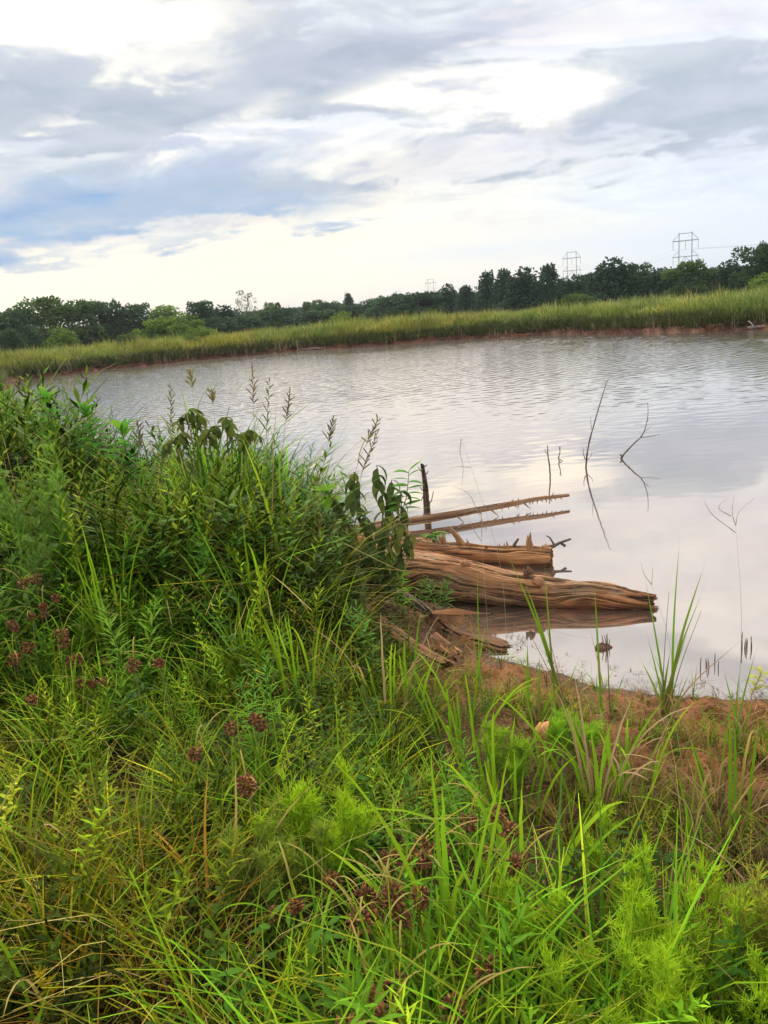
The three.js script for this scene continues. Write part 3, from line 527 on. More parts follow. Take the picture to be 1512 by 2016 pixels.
{
  const log = thing('fallen_log', 'shorter half-sunk log with broken upright stubs behind the large log', 'log', [0.6, 0, -6]);
  const rel = (p) => [p[0] - 0.6, p[1], p[2] + 6];
  part('trunk', logGeometry({ path: [[-0.35, 0.1, -6.55], [0.2, 0.065, -6.27], [0.7, 0.05, -6.02], [1.27, 0.05, -5.75]].map(rel), radius: (t) => lerp(0.095, 0.078, t) + 0.006 * Math.sin(t * 23), sides: 100, segs: 160, seed: 8, groove: 0.014, jag: 0.03, tones: [[0.46, 0.22, 0.085], [0.38, 0.16, 0.06], [0.42, 0.26, 0.13], [0.05, 0.025, 0.014]], wetShadeLine: 0.035, hollow: 0.9 }), M.wood, log);
  const S = [[0.21, 0.13, [-0.2, 1, 0], 0.17, 0.06], [0.3, 0.12, [0.15, 1, 0], 0.1, 0.05], [0.4, 0.12, [-0.12, 1, 0], 0.14, 0.05, 1], [0.455, 0.12, [-0.05, 1, 0], 0.11, 0.045], [0.6, 0.12, [-0.45, 1, 0], 0.2, 0.06], [0.66, 0.12, [-0.15, 1, 0], 0.08, 0.03], [0.8, 0.115, [0.1, 1, 0], 0.04, 0.04, 1], [0.88, 0.115, [0.05, 1, 0], 0.05, 0.025], [0.935, 0.115, [-0.1, 1, 0], 0.075, 0.04], [1.1, 0.11, [0.06, 1, 0], 0.16, 0.055], [1.21, 0.11, [0.15, 1, 0], 0.07, 0.06]];
  S.forEach(([x, y, d, h, w, darkOne], k) => { const z = -6.37 + 0.49 * (x - 0), m = part('branch_stub', darkOne ? stubGeometry(d, h, w, 40 + k, [0.13, 0.065, 0.04], [0.2, 0.1, 0.06], 3) : stubGeometry(d, h, w, 40 + k), M.wood, log); m.position.set(...rel([x, y, z])); });
  const b = new MB(), c = [0.09, 0.06, 0.045];
  b.tube([V(1.2, 0.11, -5.85), V(1.3, 0.105, -5.9), V(1.36, 0.12, -5.93), V(1.45, 0.135, -5.95)].map((p) => V(...rel(p.toArray()))), (t) => 0.017 * (1 - 0.5 * t), 7, c, c, 0.35, 5).tube([V(1.31, 0.11, -5.9), V(1.28, 0.17, -5.92), V(1.25, 0.19, -5.92)].map((p) => V(...rel(p.toArray()))), (t) => 0.009 * (1 - 0.6 * t), 5, c).tube([V(1.36, 0.12, -5.93), V(1.4, 0.09, -5.92)].map((p) => V(...rel(p.toArray()))), () => 0.012, 5, c, c, 0.4);
  part('twig', b.geometry(), M.twig, log);
  const d = new MB(); d.tube([V(0.98, 0.11, -5.9), V(1.0, 0.15, -5.9), V(1.03, 0.19, -5.91)].map((p) => V(...rel(p.toArray()))), (t) => 0.016 * (1 - 0.55 * t), 7, [0.07, 0.07, 0.04], [0.1, 0.1, 0.06], 0.4, 9); part('twig', d.geometry(), M.twig, log);
}
{
  const pole = thing('thorny_branch', 'long thin bare branch with short spikes lying low over the water', 'branch', [1, 0, -7.3]);
  const rel = (p) => V(p[0] - 1, p[1], p[2] + 7.3), pts = [[-0.35, 0.06, -7.0], [0.13, 0.07, -7.12], [0.69, 0.075, -7.26], [1.21, 0.08, -7.42], [1.52, 0.09, -7.5], [1.85, 0.085, -7.56]];
  part('trunk', logGeometry({ path: pts.map((p) => rel(p).toArray()), radius: (t) => lerp(0.056, 0.012, Math.pow(t, 0.9)), sides: 40, segs: 120, seed: 14, groove: 0.007, jag: 0.03, tones: [[0.44, 0.24, 0.12], [0.38, 0.2, 0.1], [0.42, 0.32, 0.22], [0.08, 0.045, 0.03]], lumps: 0.12, wetShadeLine: -0.05 }), M.wood, pole);
  const curve = new THREE.CatmullRomCurve3(pts.map(rel)), R = rng(5);
  for (let k = 0; k < 36; k++) {
    const t = 0.28 + 0.66 * k / 36 + 0.01 * R(), down = k % 3 !== 0, big = k === 6 || k === 13 || k === 22, p = curve.getPoint(t), h = (big ? 0.15 : 0.035 + 0.06 * R()) * (1 - 0.35 * t), s = V((R() - 0.35) * 1.1, down ? -1 : 1, (R() - 0.2) * 0.8).normalize();
    if (big) s.set(0.6, -0.62, 0.5).normalize();
    const b = new MB(); b.tube([p, p.clone().addScaledVector(s, h * 0.5), p.clone().addScaledVector(s, h).add(V(0.006, 0, 0))], (q) => (big ? 0.014 : 0.011) * (1 - 0.85 * q), 6, [0.3, 0.18, 0.1], [0.42, 0.3, 0.2], 0.2, k);
    part('spike', b.geometry(), M.wood, pole);
  }
}
{
  const s = thing('dead_stump', 'slim grey-brown dead trunk standing upright in the water by the thin branch', 'stump', [0.42, 0, -7.44]);
  part('trunk', logGeometry({ path: [[0.01, -0.2, 0], [0, 0.1, 0], [0.0, 0.35, 0], [-0.015, 0.57, 0]], radius: (t) => lerp(0.031, 0.02, t), sides: 40, segs: 90, seed: 22, groove: 0.008, jag: 0.07, tones: [[0.17, 0.11, 0.08], [0.13, 0.085, 0.065], [0.24, 0.16, 0.12], [0.04, 0.025, 0.02]], lumps: 0.2, wetShadeLine: 0.02, hollow: 0.3 }), M.wood, s);
  for (const [y, a, h, up] of [[0.46, -1, 0.075, 0.9], [0.44, 1, 0.05, 0.8], [0.27, -1, 0.07, 0.9], [0.25, -1, 0.07, -0.9], [0.12, 1, 0.1, 1.6], [0.52, 1, 0.04, 0.6]]) { const b = new MB(); b.tube([V(0, y, 0), V(a * h * 0.5, y + h * 0.4 * up, 0.01), V(a * h * 0.75, y + h * up, 0.015)], (q) => 0.008 * (1 - 0.6 * q), 5, [0.12, 0.08, 0.06], [0.18, 0.12, 0.09]); part('branchlet', b.geometry(), M.twig, s); }
}
function plank(name, label, path, r, seed, flat, tones = RED, jag = 0.1) {
  const o = thing(name, label, 'driftwood', path[0]), rel = path.map((p) => [p[0] - path[0][0], p[1] - path[0][1], p[2] - path[0][2]]);
  part('trunk', logGeometry({ path: rel, radius: (t) => r * (0.75 + 0.35 * Math.sin(Math.PI * (0.2 + 0.7 * t))), sides: 60, segs: 100, seed, groove: 0.016, jag, startJag: 0.1, flat, tones, lumps: 0.22, wetShadeLine: -0.5, hollow: 0.3 }), M.wood, o);
  return o;
}
{
  const y = (x, z, o) => [x, landHeight(x, z, false) + o, z];
  plank('driftwood', 'split red-brown driftwood pole on the mud, lower end towards the grass', [y(-0.2, -4.4, 0.07), y(-0.06, -4.2, 0.05), y(0.1, -3.97, 0.04), y(0.29, -3.68, 0.02)], 0.052, 51, 0.75, RED, 0.14);
  const a = plank('driftwood', 'dark pointed rotten wood chunk reaching into the small mud inlet', [y(0.24, -4.52, 0.02), [0.42, 0.035, -4.45], [0.56, 0.02, -4.38], [0.69, 0.0, -4.3]], 0.055, 57, 0.6, [[0.33, 0.16, 0.075], [0.24, 0.11, 0.05], [0.2, 0.11, 0.06], [0.04, 0.02, 0.012]], 0.12);
  const b = new MB(); for (let k = 0; k < 4; k++) b.tube([V(0.0, 0.045 + k * 0.004, -0.03 + k * 0.02), V(0.15, 0.06 - k * 0.004, -0.01 + k * 0.02), V(0.26 + 0.03 * k, 0.045, 0.03 + k * 0.015)], (t) => 0.009 * (1.1 - t), 5, [0.45, 0.22, 0.09], [0.42, 0.19, 0.08], 0.3, k); part('splinter', b.geometry(), M.wood, a);
  plank('driftwood', 'broken splinter of red wood lying behind the split driftwood pole', [y(0.2, -4.36, 0.03), y(0.28, -4.22, 0.03), y(0.37, -4.06, 0.01)], 0.03, 63, 0.6, RED, 0.12);
  plank('driftwood', 'thin broken stick on the mud nearest the split driftwood pole', [y(0.2, -4.15, 0.02), y(0.27, -4.07, 0.02), y(0.34, -3.98, 0.01)], 0.013, 67, 0.8, RED, 0.05);
  plank('driftwood', 'grey-brown root piece running back from the rotten chunk under the weeds', [y(-0.05, -5.0, 0.05), y(0.08, -4.8, 0.05), y(0.25, -4.55, 0.03)], 0.04, 71, 0.8, [[0.2, 0.13, 0.08], [0.16, 0.1, 0.06], [0.25, 0.17, 0.11], [0.04, 0.025, 0.018]], 0.1);
}
// bare twigs standing in the pond
function twig(name, label, at, stems, group) {
  const o = thing(name, label, 'twig', at, 0, group), c = [0.085, 0.06, 0.045];
  stems.forEach(([pts, r0, r1, seed]) => { const b = new MB(), curve = new THREE.CatmullRomCurve3(pts.map((p) => V(...p))); b.tube(curve.getPoints(18), (t) => lerp(r0, r1, t), 6, c, [0.16, 0.12, 0.09], 0.3, seed); part(pts[0][1] < 0 ? 'stem' : 'branchlet', b.geometry(), M.twig, o); });
}
twig('bare_twig', 'tall bare twig leaning right in the pond, mirrored below', [2.43, 0, -9.16], [[[[0, -0.2, 0], [0.01, 0.05, 0], [0.05, 0.3, 0.01], [0.12, 0.56, 0.03], [0.22, 0.9, 0.06], [0.25, 1.0, 0.07]], 0.012, 0.003, 1], [[[0.0, 0.1, 0], [-0.02, 0.17, 0], [-0.02, 0.23, 0]], 0.006, 0.002, 2], [[[0.02, 0.08, 0], [0.07, 0.14, 0.01], [0.085, 0.18, 0.01]], 0.004, 0.002, 3], [[[0.08, 0.45, 0.01], [0.075, 0.55, 0], [0.08, 0.6, 0]], 0.003, 0.0015, 4], [[[0.25, 1.0, 0.07], [0.29, 1.045, 0.07], [0.34, 1.05, 0.07]], 0.003, 0.0015, 5]]);
twig('bare_twig', 'forked bare twig bent right in the pond beside the taller one', [2.97, 0, -9.48], [[[[-0.06, -0.12, 0], [0.0, 0.02, 0], [0.1, 0.14, 0.02], [0.21, 0.25, 0.05]], 0.013, 0.008, 6], [[[0.21, 0.25, 0.05], [0.25, 0.32, 0.06], [0.28, 0.45, 0.08], [0.29, 0.56, 0.09], [0.28, 0.68, 0.1]], 0.007, 0.002, 7], [[[0.21, 0.25, 0.05], [0.31, 0.255, 0.06], [0.44, 0.275, 0.07]], 0.005, 0.002, 8], [[[0.245, 0.31, 0.06], [0.31, 0.36, 0.07], [0.34, 0.37, 0.07]], 0.003, 0.0015, 9], [[[0.28, 0.44, 0.08], [0.31, 0.48, 0.08]], 0.003, 0.0015, 10], [[[0.0, 0.02, 0], [-0.02, 0.05, 0.0], [-0.015, 0.03, 0.02]], 0.012, 0.005, 11]]);
twig('bare_twig', 'straight short twig upright in the pond, left of the pair', [1.94, 0, -8.93], [[[[0.02, -0.1, 0], [0.015, 0.1, 0], [0.0, 0.22, 0], [0, 0.345, 0]], 0.009, 0.006, 12], [[[0.0, 0.24, 0], [-0.03, 0.28, 0], [-0.032, 0.31, 0]], 0.004, 0.002, 13]]);
twig('bare_twig', 'shortest knobbly twig in the pond, right one of the short pair', [2.24, 0, -9.65], [[[[0.01, -0.1, 0], [-0.01, 0.05, 0], [0.008, 0.12, 0], [0.0, 0.185, 0]], 0.008, 0.005, 14], [[[0.0, 0.02, 0], [0.035, 0.005, 0.0]], 0.006, 0.004, 15], [[[0.005, 0.14, 0], [0.02, 0.19, 0]], 0.004, 0.002, 16]]);
// dead plant tufts and a mud lump in the shallows by the right shore
function stubble(label, at, n, spread, h, seed, lump) {
  const o = thing('plant_stubble', label, 'plant stubs', at), R = rng(seed);
  for (let k = 0; k < n; k++) { const b = new MB(), x = (R() - 0.5) * spread, z = (R() - 0.5) * spread * 0.5, L = h * (0.4 + 0.7 * R()), a = (R() - 0.5) * 0.35; b.tube([V(x, -0.06, z), V(x + a * L * 0.4, L * 0.5, z), V(x + a * L, L, z)], (t) => 0.0035 * (1 - 0.5 * t), 5, [0.09, 0.05, 0.04], [0.17, 0.1, 0.08], 0.2, k); part('stem', b.geometry(), M.twig, o); }
  if (lump) { const g = new THREE.SphereGeometry(0.06, 28, 18), P = g.attributes.position, c = []; for (let k = 0; k < P.count; k++) { const v = V().fromBufferAttribute(P, k), f = 0.55 + 0.9 * fbm(v.x * 30 + 4, v.z * 30 + v.y * 21, 4); P.setXYZ(k, v.x * f * 0.85, v.y * f * 0.42, v.z * f * 0.7); const q = 0.5 + 0.7 * noise2(v.x * 160, v.z * 160 + v.y * 90); c.push(0.12 * q, 0.055 * q, 0.035 * q); } g.setAttribute('color', new THREE.Float32BufferAttribute(c, 3)); g.computeVertexNormals(); part('mud_lump', g, M.twig, o); }
}
stubble('dark mud lump with dead stems in the shallows in front of the large log', [1.2, 0, -4.22], 5, 0.1, 0.09, 31, true);
stubble('group of thin dead stems in the water near the right photo edge', [1.96, 0, -4.06], 7, 0.09, 0.11, 32);
stubble('dead stems in the shallow water beside the tall right reeds', [1.66, 0, -3.88], 6, 0.16, 0.07, 33);

{                                                                      // a ball of dried clay among the grass, and pale driftwood on the far shore
  const g = new THREE.SphereGeometry(0.045, 36, 24), P = g.attributes.position, c = []; for (let k = 0; k < P.count; k++) { const v = V().fromBufferAttribute(P, k), f = 0.85 + 0.4 * (fbm(v.x * 60 + 7, v.y * 60 + v.z * 47, 4) - 0.3); P.setXYZ(k, v.x * f, v.y * f * 0.9, v.z * f); const q = 0.6 + 0.8 * noise2(v.x * 210 + v.y * 130, v.z * 210); c.push(0.5 * q, 0.22 * q, 0.08 * q); } g.setAttribute('color', new THREE.Float32BufferAttribute(c, 3)); g.computeVertexNormals();
  const o = shade(new THREE.Mesh(g, M.twig)); o.name = 'clay_lump'; o.position.set(0.545, landHeight(0.545, -2.72) + 0.1, -2.72); scene.add(o); tag(o, 'round orange lump of dried clay between the grass clumps', 'clay lump');
  const s = new MB(); s.tube([V(0.545, landHeight(0.545, -2.72) - 0.05, -2.72), V(0.545, landHeight(0.545, -2.72) + 0.07, -2.72)], (t) => 0.035 - 0.01 * t, 10, [0.3, 0.14, 0.06], [0.4, 0.18, 0.07], 0.3); const f = part('clay_base', s.geometry(), M.twig, o); f.position.set(-0.545, -o.position.y, 2.72);
  const pale = [[0.5, 0.44, 0.37], [0.42, 0.36, 0.3], [0.55, 0.5, 0.44], [0.12, 0.1, 0.08]];
  plank('driftwood', 'pale bleached branch on the far shore at the right photo edge', [[15.4, 0.08, -32.7], [15.8, 0.1, -32.3], [16.4, 0.12, -31.7]], 0.05, 75, 1, pale, 0.2);
  { const d = scene.children[scene.children.length - 1], b = new MB(); b.tube([V(0.2, 0.03, 0.2), V(0.1, 0.15, 0.22), V(-0.06, 0.27, 0.25)], (t) => 0.035 * (1 - 0.6 * t), 7, pale[0], pale[2], 0.2, 3); part('branch_stub', b.geometry(), M.twig, d); }
  plank('driftwood', 'grey log lying at the far waterline left of the middle', [[-4.6, 0.07, -50.6], [-3.6, 0.1, -50.5], [-2.6, 0.06, -50.2]], 0.05, 79, 1, [[0.3, 0.25, 0.2], [0.25, 0.2, 0.16], [0.33, 0.28, 0.24], [0.1, 0.08, 0.06]], 0.2);
}
// ---------------------------------------------------------------- the near bank: where plants grow and how tall
const G = { bright: [0.235, 0.44, 0.016], green: [0.12, 0.255, 0.012], deep: [0.058, 0.145, 0.01], dark: [0.03, 0.08, 0.008], lime: [0.33, 0.46, 0.02], olive: [0.25, 0.25, 0.025], straw: [0.42, 0.32, 0.12], rust: [0.3, 0.13, 0.05] };
const vary = (c, R, k = 0.3, hue = 0.25) => { const t = 1 + (R() - 0.5) * 2 * k, h = (R() - 0.5) * hue; return [c[0] * t * (1 + h), c[1] * t, c[2] * t * (1 - h)]; };
function canopy(x, z) {                                                // [height of growth in metres, share of bare mud]
  const d = shoreDistance(x, z); if (d < 0.04) return [0, 1];
  const n = fbm(x * 1.3 + 9, z * 1.3, 3) - 0.5;
  const mud = smooth(0.8, 0.5, d + n * 0.45) * smooth(-0.22, 0.12, x + 0.06 * (z + 4) + n * 0.2);
  const edge = x + n * 0.25, mound = smooth(0.08, -0.75, edge) * smooth(-2.9, -4.3, z), left = smooth(-1.1, -2.0, x) * smooth(-2.4, -3.4, z);
  const gap = Math.exp(-(((x / -z + 0.315) / 0.045) ** 2)) * smooth(-4.2, -5.0, z), back = smooth(-4.9, -5.6, z) * smooth(-1.4, -2.0, x);
  const low = smooth(-0.5, 0.25, x + n * 0.2) * smooth(-1.3, -2.5, z) * (1 - mound);   // growth gets shorter towards the mud on the right
  const clumps = 0.5 + 1.0 * fbm(x * 3.3 + 50, z * 3.3, 3);
  const h = (0.37 + 0.2 * n + 0.46 * mound + 0.1 * left * (1 - mound) + 0.22 * back) * (1 - 0.62 * smooth(-0.62, -0.15, x) * smooth(-3.8, -4.4, z)) * (1 - 0.5 * gap) * (1 - 0.62 * low) * clumps;
  return [h * (1 - mud), mud];
}
const nearPick = (R, want) => {                                        // a random spot of the near bank, want(x, z, height, mud) = chance that it is taken
  const x = -4.6 + 8.2 * R(), z = -0.55 - 7.2 * R(); if (Math.abs(x) > -z * 0.85 + 0.9) return null;
  const [h, mud] = canopy(x, z); if (R() > want(x, z, h, mud)) return null;
  return [x, z, h, mud];
};
const moundness = (x, z) => smooth(0.2, -0.2, x) * smooth(-2.9, -3.7, z);
const grassy = (x, z) => smooth(-0.35, -0.75, x) * smooth(-1.7, -1.3, x) * smooth(-3.9, -4.4, z);   // the yellow-green grassy crown of the mound
const patchy = (x, z, o) => smooth(0.42, 0.56, fbm(x * 2.4 + o, z * 2.4 - o, 3));

function forbGeometry(seed, H, n, L, W, c0, c1, lean = 0.12, droop = 0.35, rise = 0.55) {   // an upright stalk with narrow leaves spiralling up it
  const R = rng(seed), b = new MB(), a0 = R() * 6.28, pts = [0, 0.25, 0.5, 0.75, 1].map((t) => V(Math.cos(a0) * lean * H * t * t, H * t, Math.sin(a0) * lean * H * t * t)), curve = new THREE.CatmullRomCurve3(pts);
  b.tube(curve.getPoints(6), (t) => 0.0032 * (1 - 0.6 * t), 4, mix3(c0, [0.15, 0.12, 0.05], 0.4), c1, 0, 0, false);
  for (let k = 0; k < n; k++) {
    const t = 0.18 + 0.82 * Math.pow(k / (n - 1), 0.85), a = k * 2.4 + R() * 0.5, p = curve.getPoint(t), s = smooth(1.12, 0.72, t) * 0.75 + 0.3, up = lerp(0.15, rise + 0.5, t * t);
    b.leaf(p, V(Math.cos(a), up + (R() - 0.5) * 0.4, Math.sin(a)), V(0, 1, 0), L * s * (0.8 + 0.4 * R()), W * s, vary(mix3(c0, c1, t * 0.8 + 0.2 * R()), R, 0.22, 0.15), droop * (1.1 - t), 2, 0);
  }
  return b.geometry();
}
function bushGeometry(seed, H, stems, n, L, W, c0, c1) {
  const R = rng(seed), b = new MB();
  for (let s = 0; s < stems; s++) {
    const a = R() * 6.28, sp = H * (0.25 + 0.4 * R()), h = H * (0.6 + 0.4 * R()), curve = new THREE.CatmullRomCurve3([V(0, 0, 0), V(Math.cos(a) * sp * 0.35, h * 0.5, Math.sin(a) * sp * 0.35), V(Math.cos(a) * sp, h, Math.sin(a) * sp)]);
    b.tube(curve.getPoints(3), (t) => 0.003 * (1 - 0.5 * t), 3, [0.12, 0.09, 0.04], c0, 0, 0, false);
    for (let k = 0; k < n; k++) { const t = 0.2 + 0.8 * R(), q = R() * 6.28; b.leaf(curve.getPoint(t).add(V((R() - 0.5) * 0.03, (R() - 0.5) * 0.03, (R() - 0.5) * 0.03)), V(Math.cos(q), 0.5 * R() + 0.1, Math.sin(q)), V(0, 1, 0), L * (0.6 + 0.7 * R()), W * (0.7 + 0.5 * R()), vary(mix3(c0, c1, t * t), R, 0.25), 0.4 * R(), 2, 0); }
  }
  return b.geometry();
}
function arcsGeometry(seed, n, H, w, c0, c1) {                         // thin stalks leaning and bent every way, some broken over
  const R = rng(seed), b = new MB();
  for (let k = 0; k < n; k++) {
    const a = R() * 6.28, h = H * (0.5 + 0.7 * R()), reach = h * (0.2 + 0.9 * R()), x = (R() - 0.5) * 0.25, z = (R() - 0.5) * 0.25, kink = 0.45 + 0.4 * R(), fall = R() < 0.5 ? 0.1 : -0.35 * R(), pts = [];
    for (let j = 0; j <= 7; j++) { const t = j / 7, y = t < kink ? h * t : h * kink + h * (t - kink) * fall; pts.push(V(x + Math.cos(a) * reach * t * (0.5 + 0.5 * t), Math.max(0.01, y), z + Math.sin(a) * reach * t * (0.5 + 0.5 * t))); }
    const c = vary(mix3(c0, c1, R()), R, 0.3); b.ribbon(pts, (t) => w * (1 - 0.8 * t), V(-Math.sin(a) + (R() - 0.5), (R() - 0.5), Math.cos(a)), c, mix3(c, [0.4, 0.33, 0.16], 0.25 * R()));
  }
  return b.geometry();
}
const tone = (x, z, R, k = 0.5, f = 1.1) => { const t = 0.6 + k * 1.3 * (fbm(x * f * 1.7 + 40, z * f * 1.7, 3) - 0.25) + (R() - 0.5) * 0.65, h = (fbm(x * 0.9 - 20, z * 0.9 + 11, 3) - 0.5) * 0.9, old = brownish(x, z) * 0.5 * (0.6 + 0.8 * R()); return [t * (1 + h * 0.7) * (1 - old * 0.3), t * (1 - old * 0.62), t * (1 - h * 0.3) * (1 - old * 0.8)]; };
const brownish = (x, z) => smooth(0.42, 0.62, fbm(x * 0.9 + 2, z * 0.9 + 60, 3)) * 0.7 + smooth(-0.15, -0.8, x) * smooth(-3.2, -1.6, z) * 0.8;
function nearStuff(name, label, geometries, total, seed, want, size, color, mat = M.blade, tilt = 0.25) {   // many small plants joined into one mesh that nobody could count
  const R = rng(seed), spots = [], m = new THREE.Matrix4(), q = new THREE.Quaternion(), e = new THREE.Euler(), v = V(0, 0, 0);
  for (let k = 0, tries = 0; k < total && tries < total * 60; tries++) {
    const s = nearPick(R, want); if (!s) continue; k++;
    const [x, z, h, mud] = s, f = size(h, mud, R, x, z), c = color(x, z, R);
    spots.push([geometries[k % geometries.length], m.compose(V(x, landHeight(x, z) - 0.015, z), q.setFromEuler(e.set((R() - 0.5) * tilt, R() * 6.28, (R() - 0.5) * tilt, 'XZY')), V(f[0], f[1], f[0])).clone(), c]);
  }
  let nv = 0, ni = 0; for (const [g] of spots) { nv += g.attributes.position.count; ni += g.index.count; }
  const P = new Float32Array(nv * 3), C = new Float32Array(nv * 3), I = new Uint32Array(ni); let at = 0, ai = 0;
  for (const [g, mat4, c] of spots) {
    const p = g.attributes.position.array, gc = g.attributes.color.array, gi = g.index.array, n = p.length / 3;
    for (let k = 0; k < n; k++) { v.set(p[k * 3], p[k * 3 + 1], p[k * 3 + 2]).applyMatrix4(mat4); const o = (at + k) * 3; P[o] = v.x; P[o + 1] = v.y; P[o + 2] = v.z; for (let j = 0; j < 3; j++) C[o + j] = gc[k * 3 + j] * c[j]; }
    for (let k = 0; k < gi.length; k++) I[ai + k] = gi[k] + at;
    at += n; ai += gi.length;
  }
  const g = new THREE.BufferGeometry(); g.setAttribute('position', new THREE.BufferAttribute(P, 3)); g.setAttribute('color', new THREE.BufferAttribute(C, 3)); g.setIndex(new THREE.BufferAttribute(I, 1)); g.computeVertexNormals();
  const o = shade(new THREE.Mesh(g, mat)); o.name = numbered(name); scene.add(o); return tag(o, label, name.replace('_', ' '), null, 'stuff');
}
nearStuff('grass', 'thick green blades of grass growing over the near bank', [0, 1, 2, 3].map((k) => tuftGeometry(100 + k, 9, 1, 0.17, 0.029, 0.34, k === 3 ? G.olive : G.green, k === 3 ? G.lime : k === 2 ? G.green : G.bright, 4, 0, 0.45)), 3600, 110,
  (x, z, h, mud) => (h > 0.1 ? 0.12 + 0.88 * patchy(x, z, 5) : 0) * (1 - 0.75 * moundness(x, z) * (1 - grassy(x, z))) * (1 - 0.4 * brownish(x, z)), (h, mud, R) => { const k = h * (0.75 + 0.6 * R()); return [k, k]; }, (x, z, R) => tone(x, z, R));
nearStuff('grass', 'fine yellowish green grass mixed through the near bank', [0, 1].map((k) => tuftGeometry(120 + k, 10, 1, 0.2, 0.013, 0.6, mix3(G.olive, G.green, 0.5), mix3(G.olive, G.straw, 0.3), 4, 0, 0.6)), 1500, 130,
  (x, z, h, mud) => (h > 0.1 ? 0.1 + 0.6 * brownish(x, z) + 0.5 * patchy(x, z, 21) * (1 - moundness(x, z)) + 0.9 * grassy(x, z) : 0.02), (h, mud, R) => { const k = Math.max(h, 0.12) * (0.7 + 0.5 * R()); return [k, k]; }, (x, z, R) => tone(x, z, R, 0.4));
nearStuff('leafy_weeds', 'leafy green weeds with narrow leaves crowding the bank', [0, 1, 2, 3, 4, 5].map((k) => forbGeometry(140 + k, 1, 40, [0.13, 0.1, 0.16, 0.12, 0.19, 0.09][k], [0.022, 0.026, 0.02, 0.017, 0.034, 0.03][k], [G.deep, G.green, G.deep, G.green, G.deep, G.olive][k], [G.bright, G.bright, G.green, G.lime, G.green, G.lime][k], 0.2)), 1900, 150,
  (x, z, h, mud) => (h > 0.13 ? 0.05 + 0.55 * patchy(x, z, 33) + 0.45 * moundness(x, z) * (1 - 0.7 * grassy(x, z)) : 0), (h, mud, R) => { const k = h * (0.6 + 0.5 * R()); return [k, k]; }, (x, z, R) => tone(x, z, R, 0.8), M.leaf, 0.5);
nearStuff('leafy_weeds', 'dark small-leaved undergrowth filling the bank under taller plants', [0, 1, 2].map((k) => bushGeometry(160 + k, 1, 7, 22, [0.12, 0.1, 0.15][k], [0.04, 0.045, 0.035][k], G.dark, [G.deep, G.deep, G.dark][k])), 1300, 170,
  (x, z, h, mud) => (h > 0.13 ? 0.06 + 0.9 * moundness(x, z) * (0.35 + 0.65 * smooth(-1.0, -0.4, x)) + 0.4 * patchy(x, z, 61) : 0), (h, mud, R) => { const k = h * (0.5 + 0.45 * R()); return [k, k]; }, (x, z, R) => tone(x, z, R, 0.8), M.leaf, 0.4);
nearStuff('dry_grass', 'thin bent and broken dry stalks tangled in the grass', [0, 1].map((k) => arcsGeometry(180 + k, 7, 1, 0.0085, mix3(G.olive, G.straw, 0.3), k ? G.straw : [0.26, 0.15, 0.05])), 1000, 190,
  (x, z, h, mud) => (h > 0.1 ? 0.15 + 0.85 * brownish(x, z) : 0.03), (h, mud, R) => { const k = Math.max(h, 0.15) * (0.7 + 0.5 * R()); return [k, k]; }, (x, z, R) => { const t = 0.7 + 0.5 * R(); return [t, t, t]; }, M.blade, 0.5);
nearStuff('dry_grass', 'brown dead grass matted low on the bank floor', [0, 1].map((k) => tuftGeometry(200 + k, 13, 1, 0.25, 0.016, 0.9, [0.08, 0.048, 0.018], [0.17, 0.1, 0.036], 4, 0, 0.8)), 800, 210,
  (x, z, h, mud) => 0.03 + (h > 0.05 ? 0.5 + 0.4 * brownish(x, z) : 0) * (1 - 0.7 * moundness(x, z)), (h, mud, R) => { const k = 0.1 + 0.18 * R(); return [k * 1.2, k * 0.8]; }, (x, z, R) => { const t = 0.6 + 0.7 * R(); return [t, t * (0.9 + 0.2 * R()), t]; });
nearStuff('mud_sprouts', 'small sprouts and grass shoots coming up through the mud', [0, 1].map((k) => tuftGeometry(220 + k, 6, 1, 0.1, 0.035, 0.6, k ? [0.2, 0.1, 0.05] : G.green, k ? G.straw : G.bright, 4, 0, 0.3)), 700, 230,
  (x, z, h, mud) => (mud > 0.4 && z > -5.4 && shoreDistance(x, z) > 0.05 ? 0.1 + 0.7 * smooth(0.3, 0.8, shoreDistance(x, z)) : 0), (h, mud, R) => { const k = 0.05 + 0.2 * R() * R(); return [k, k]; }, (x, z, R) => { const t = 0.7 + 0.6 * R(); return [t, t, t]; });
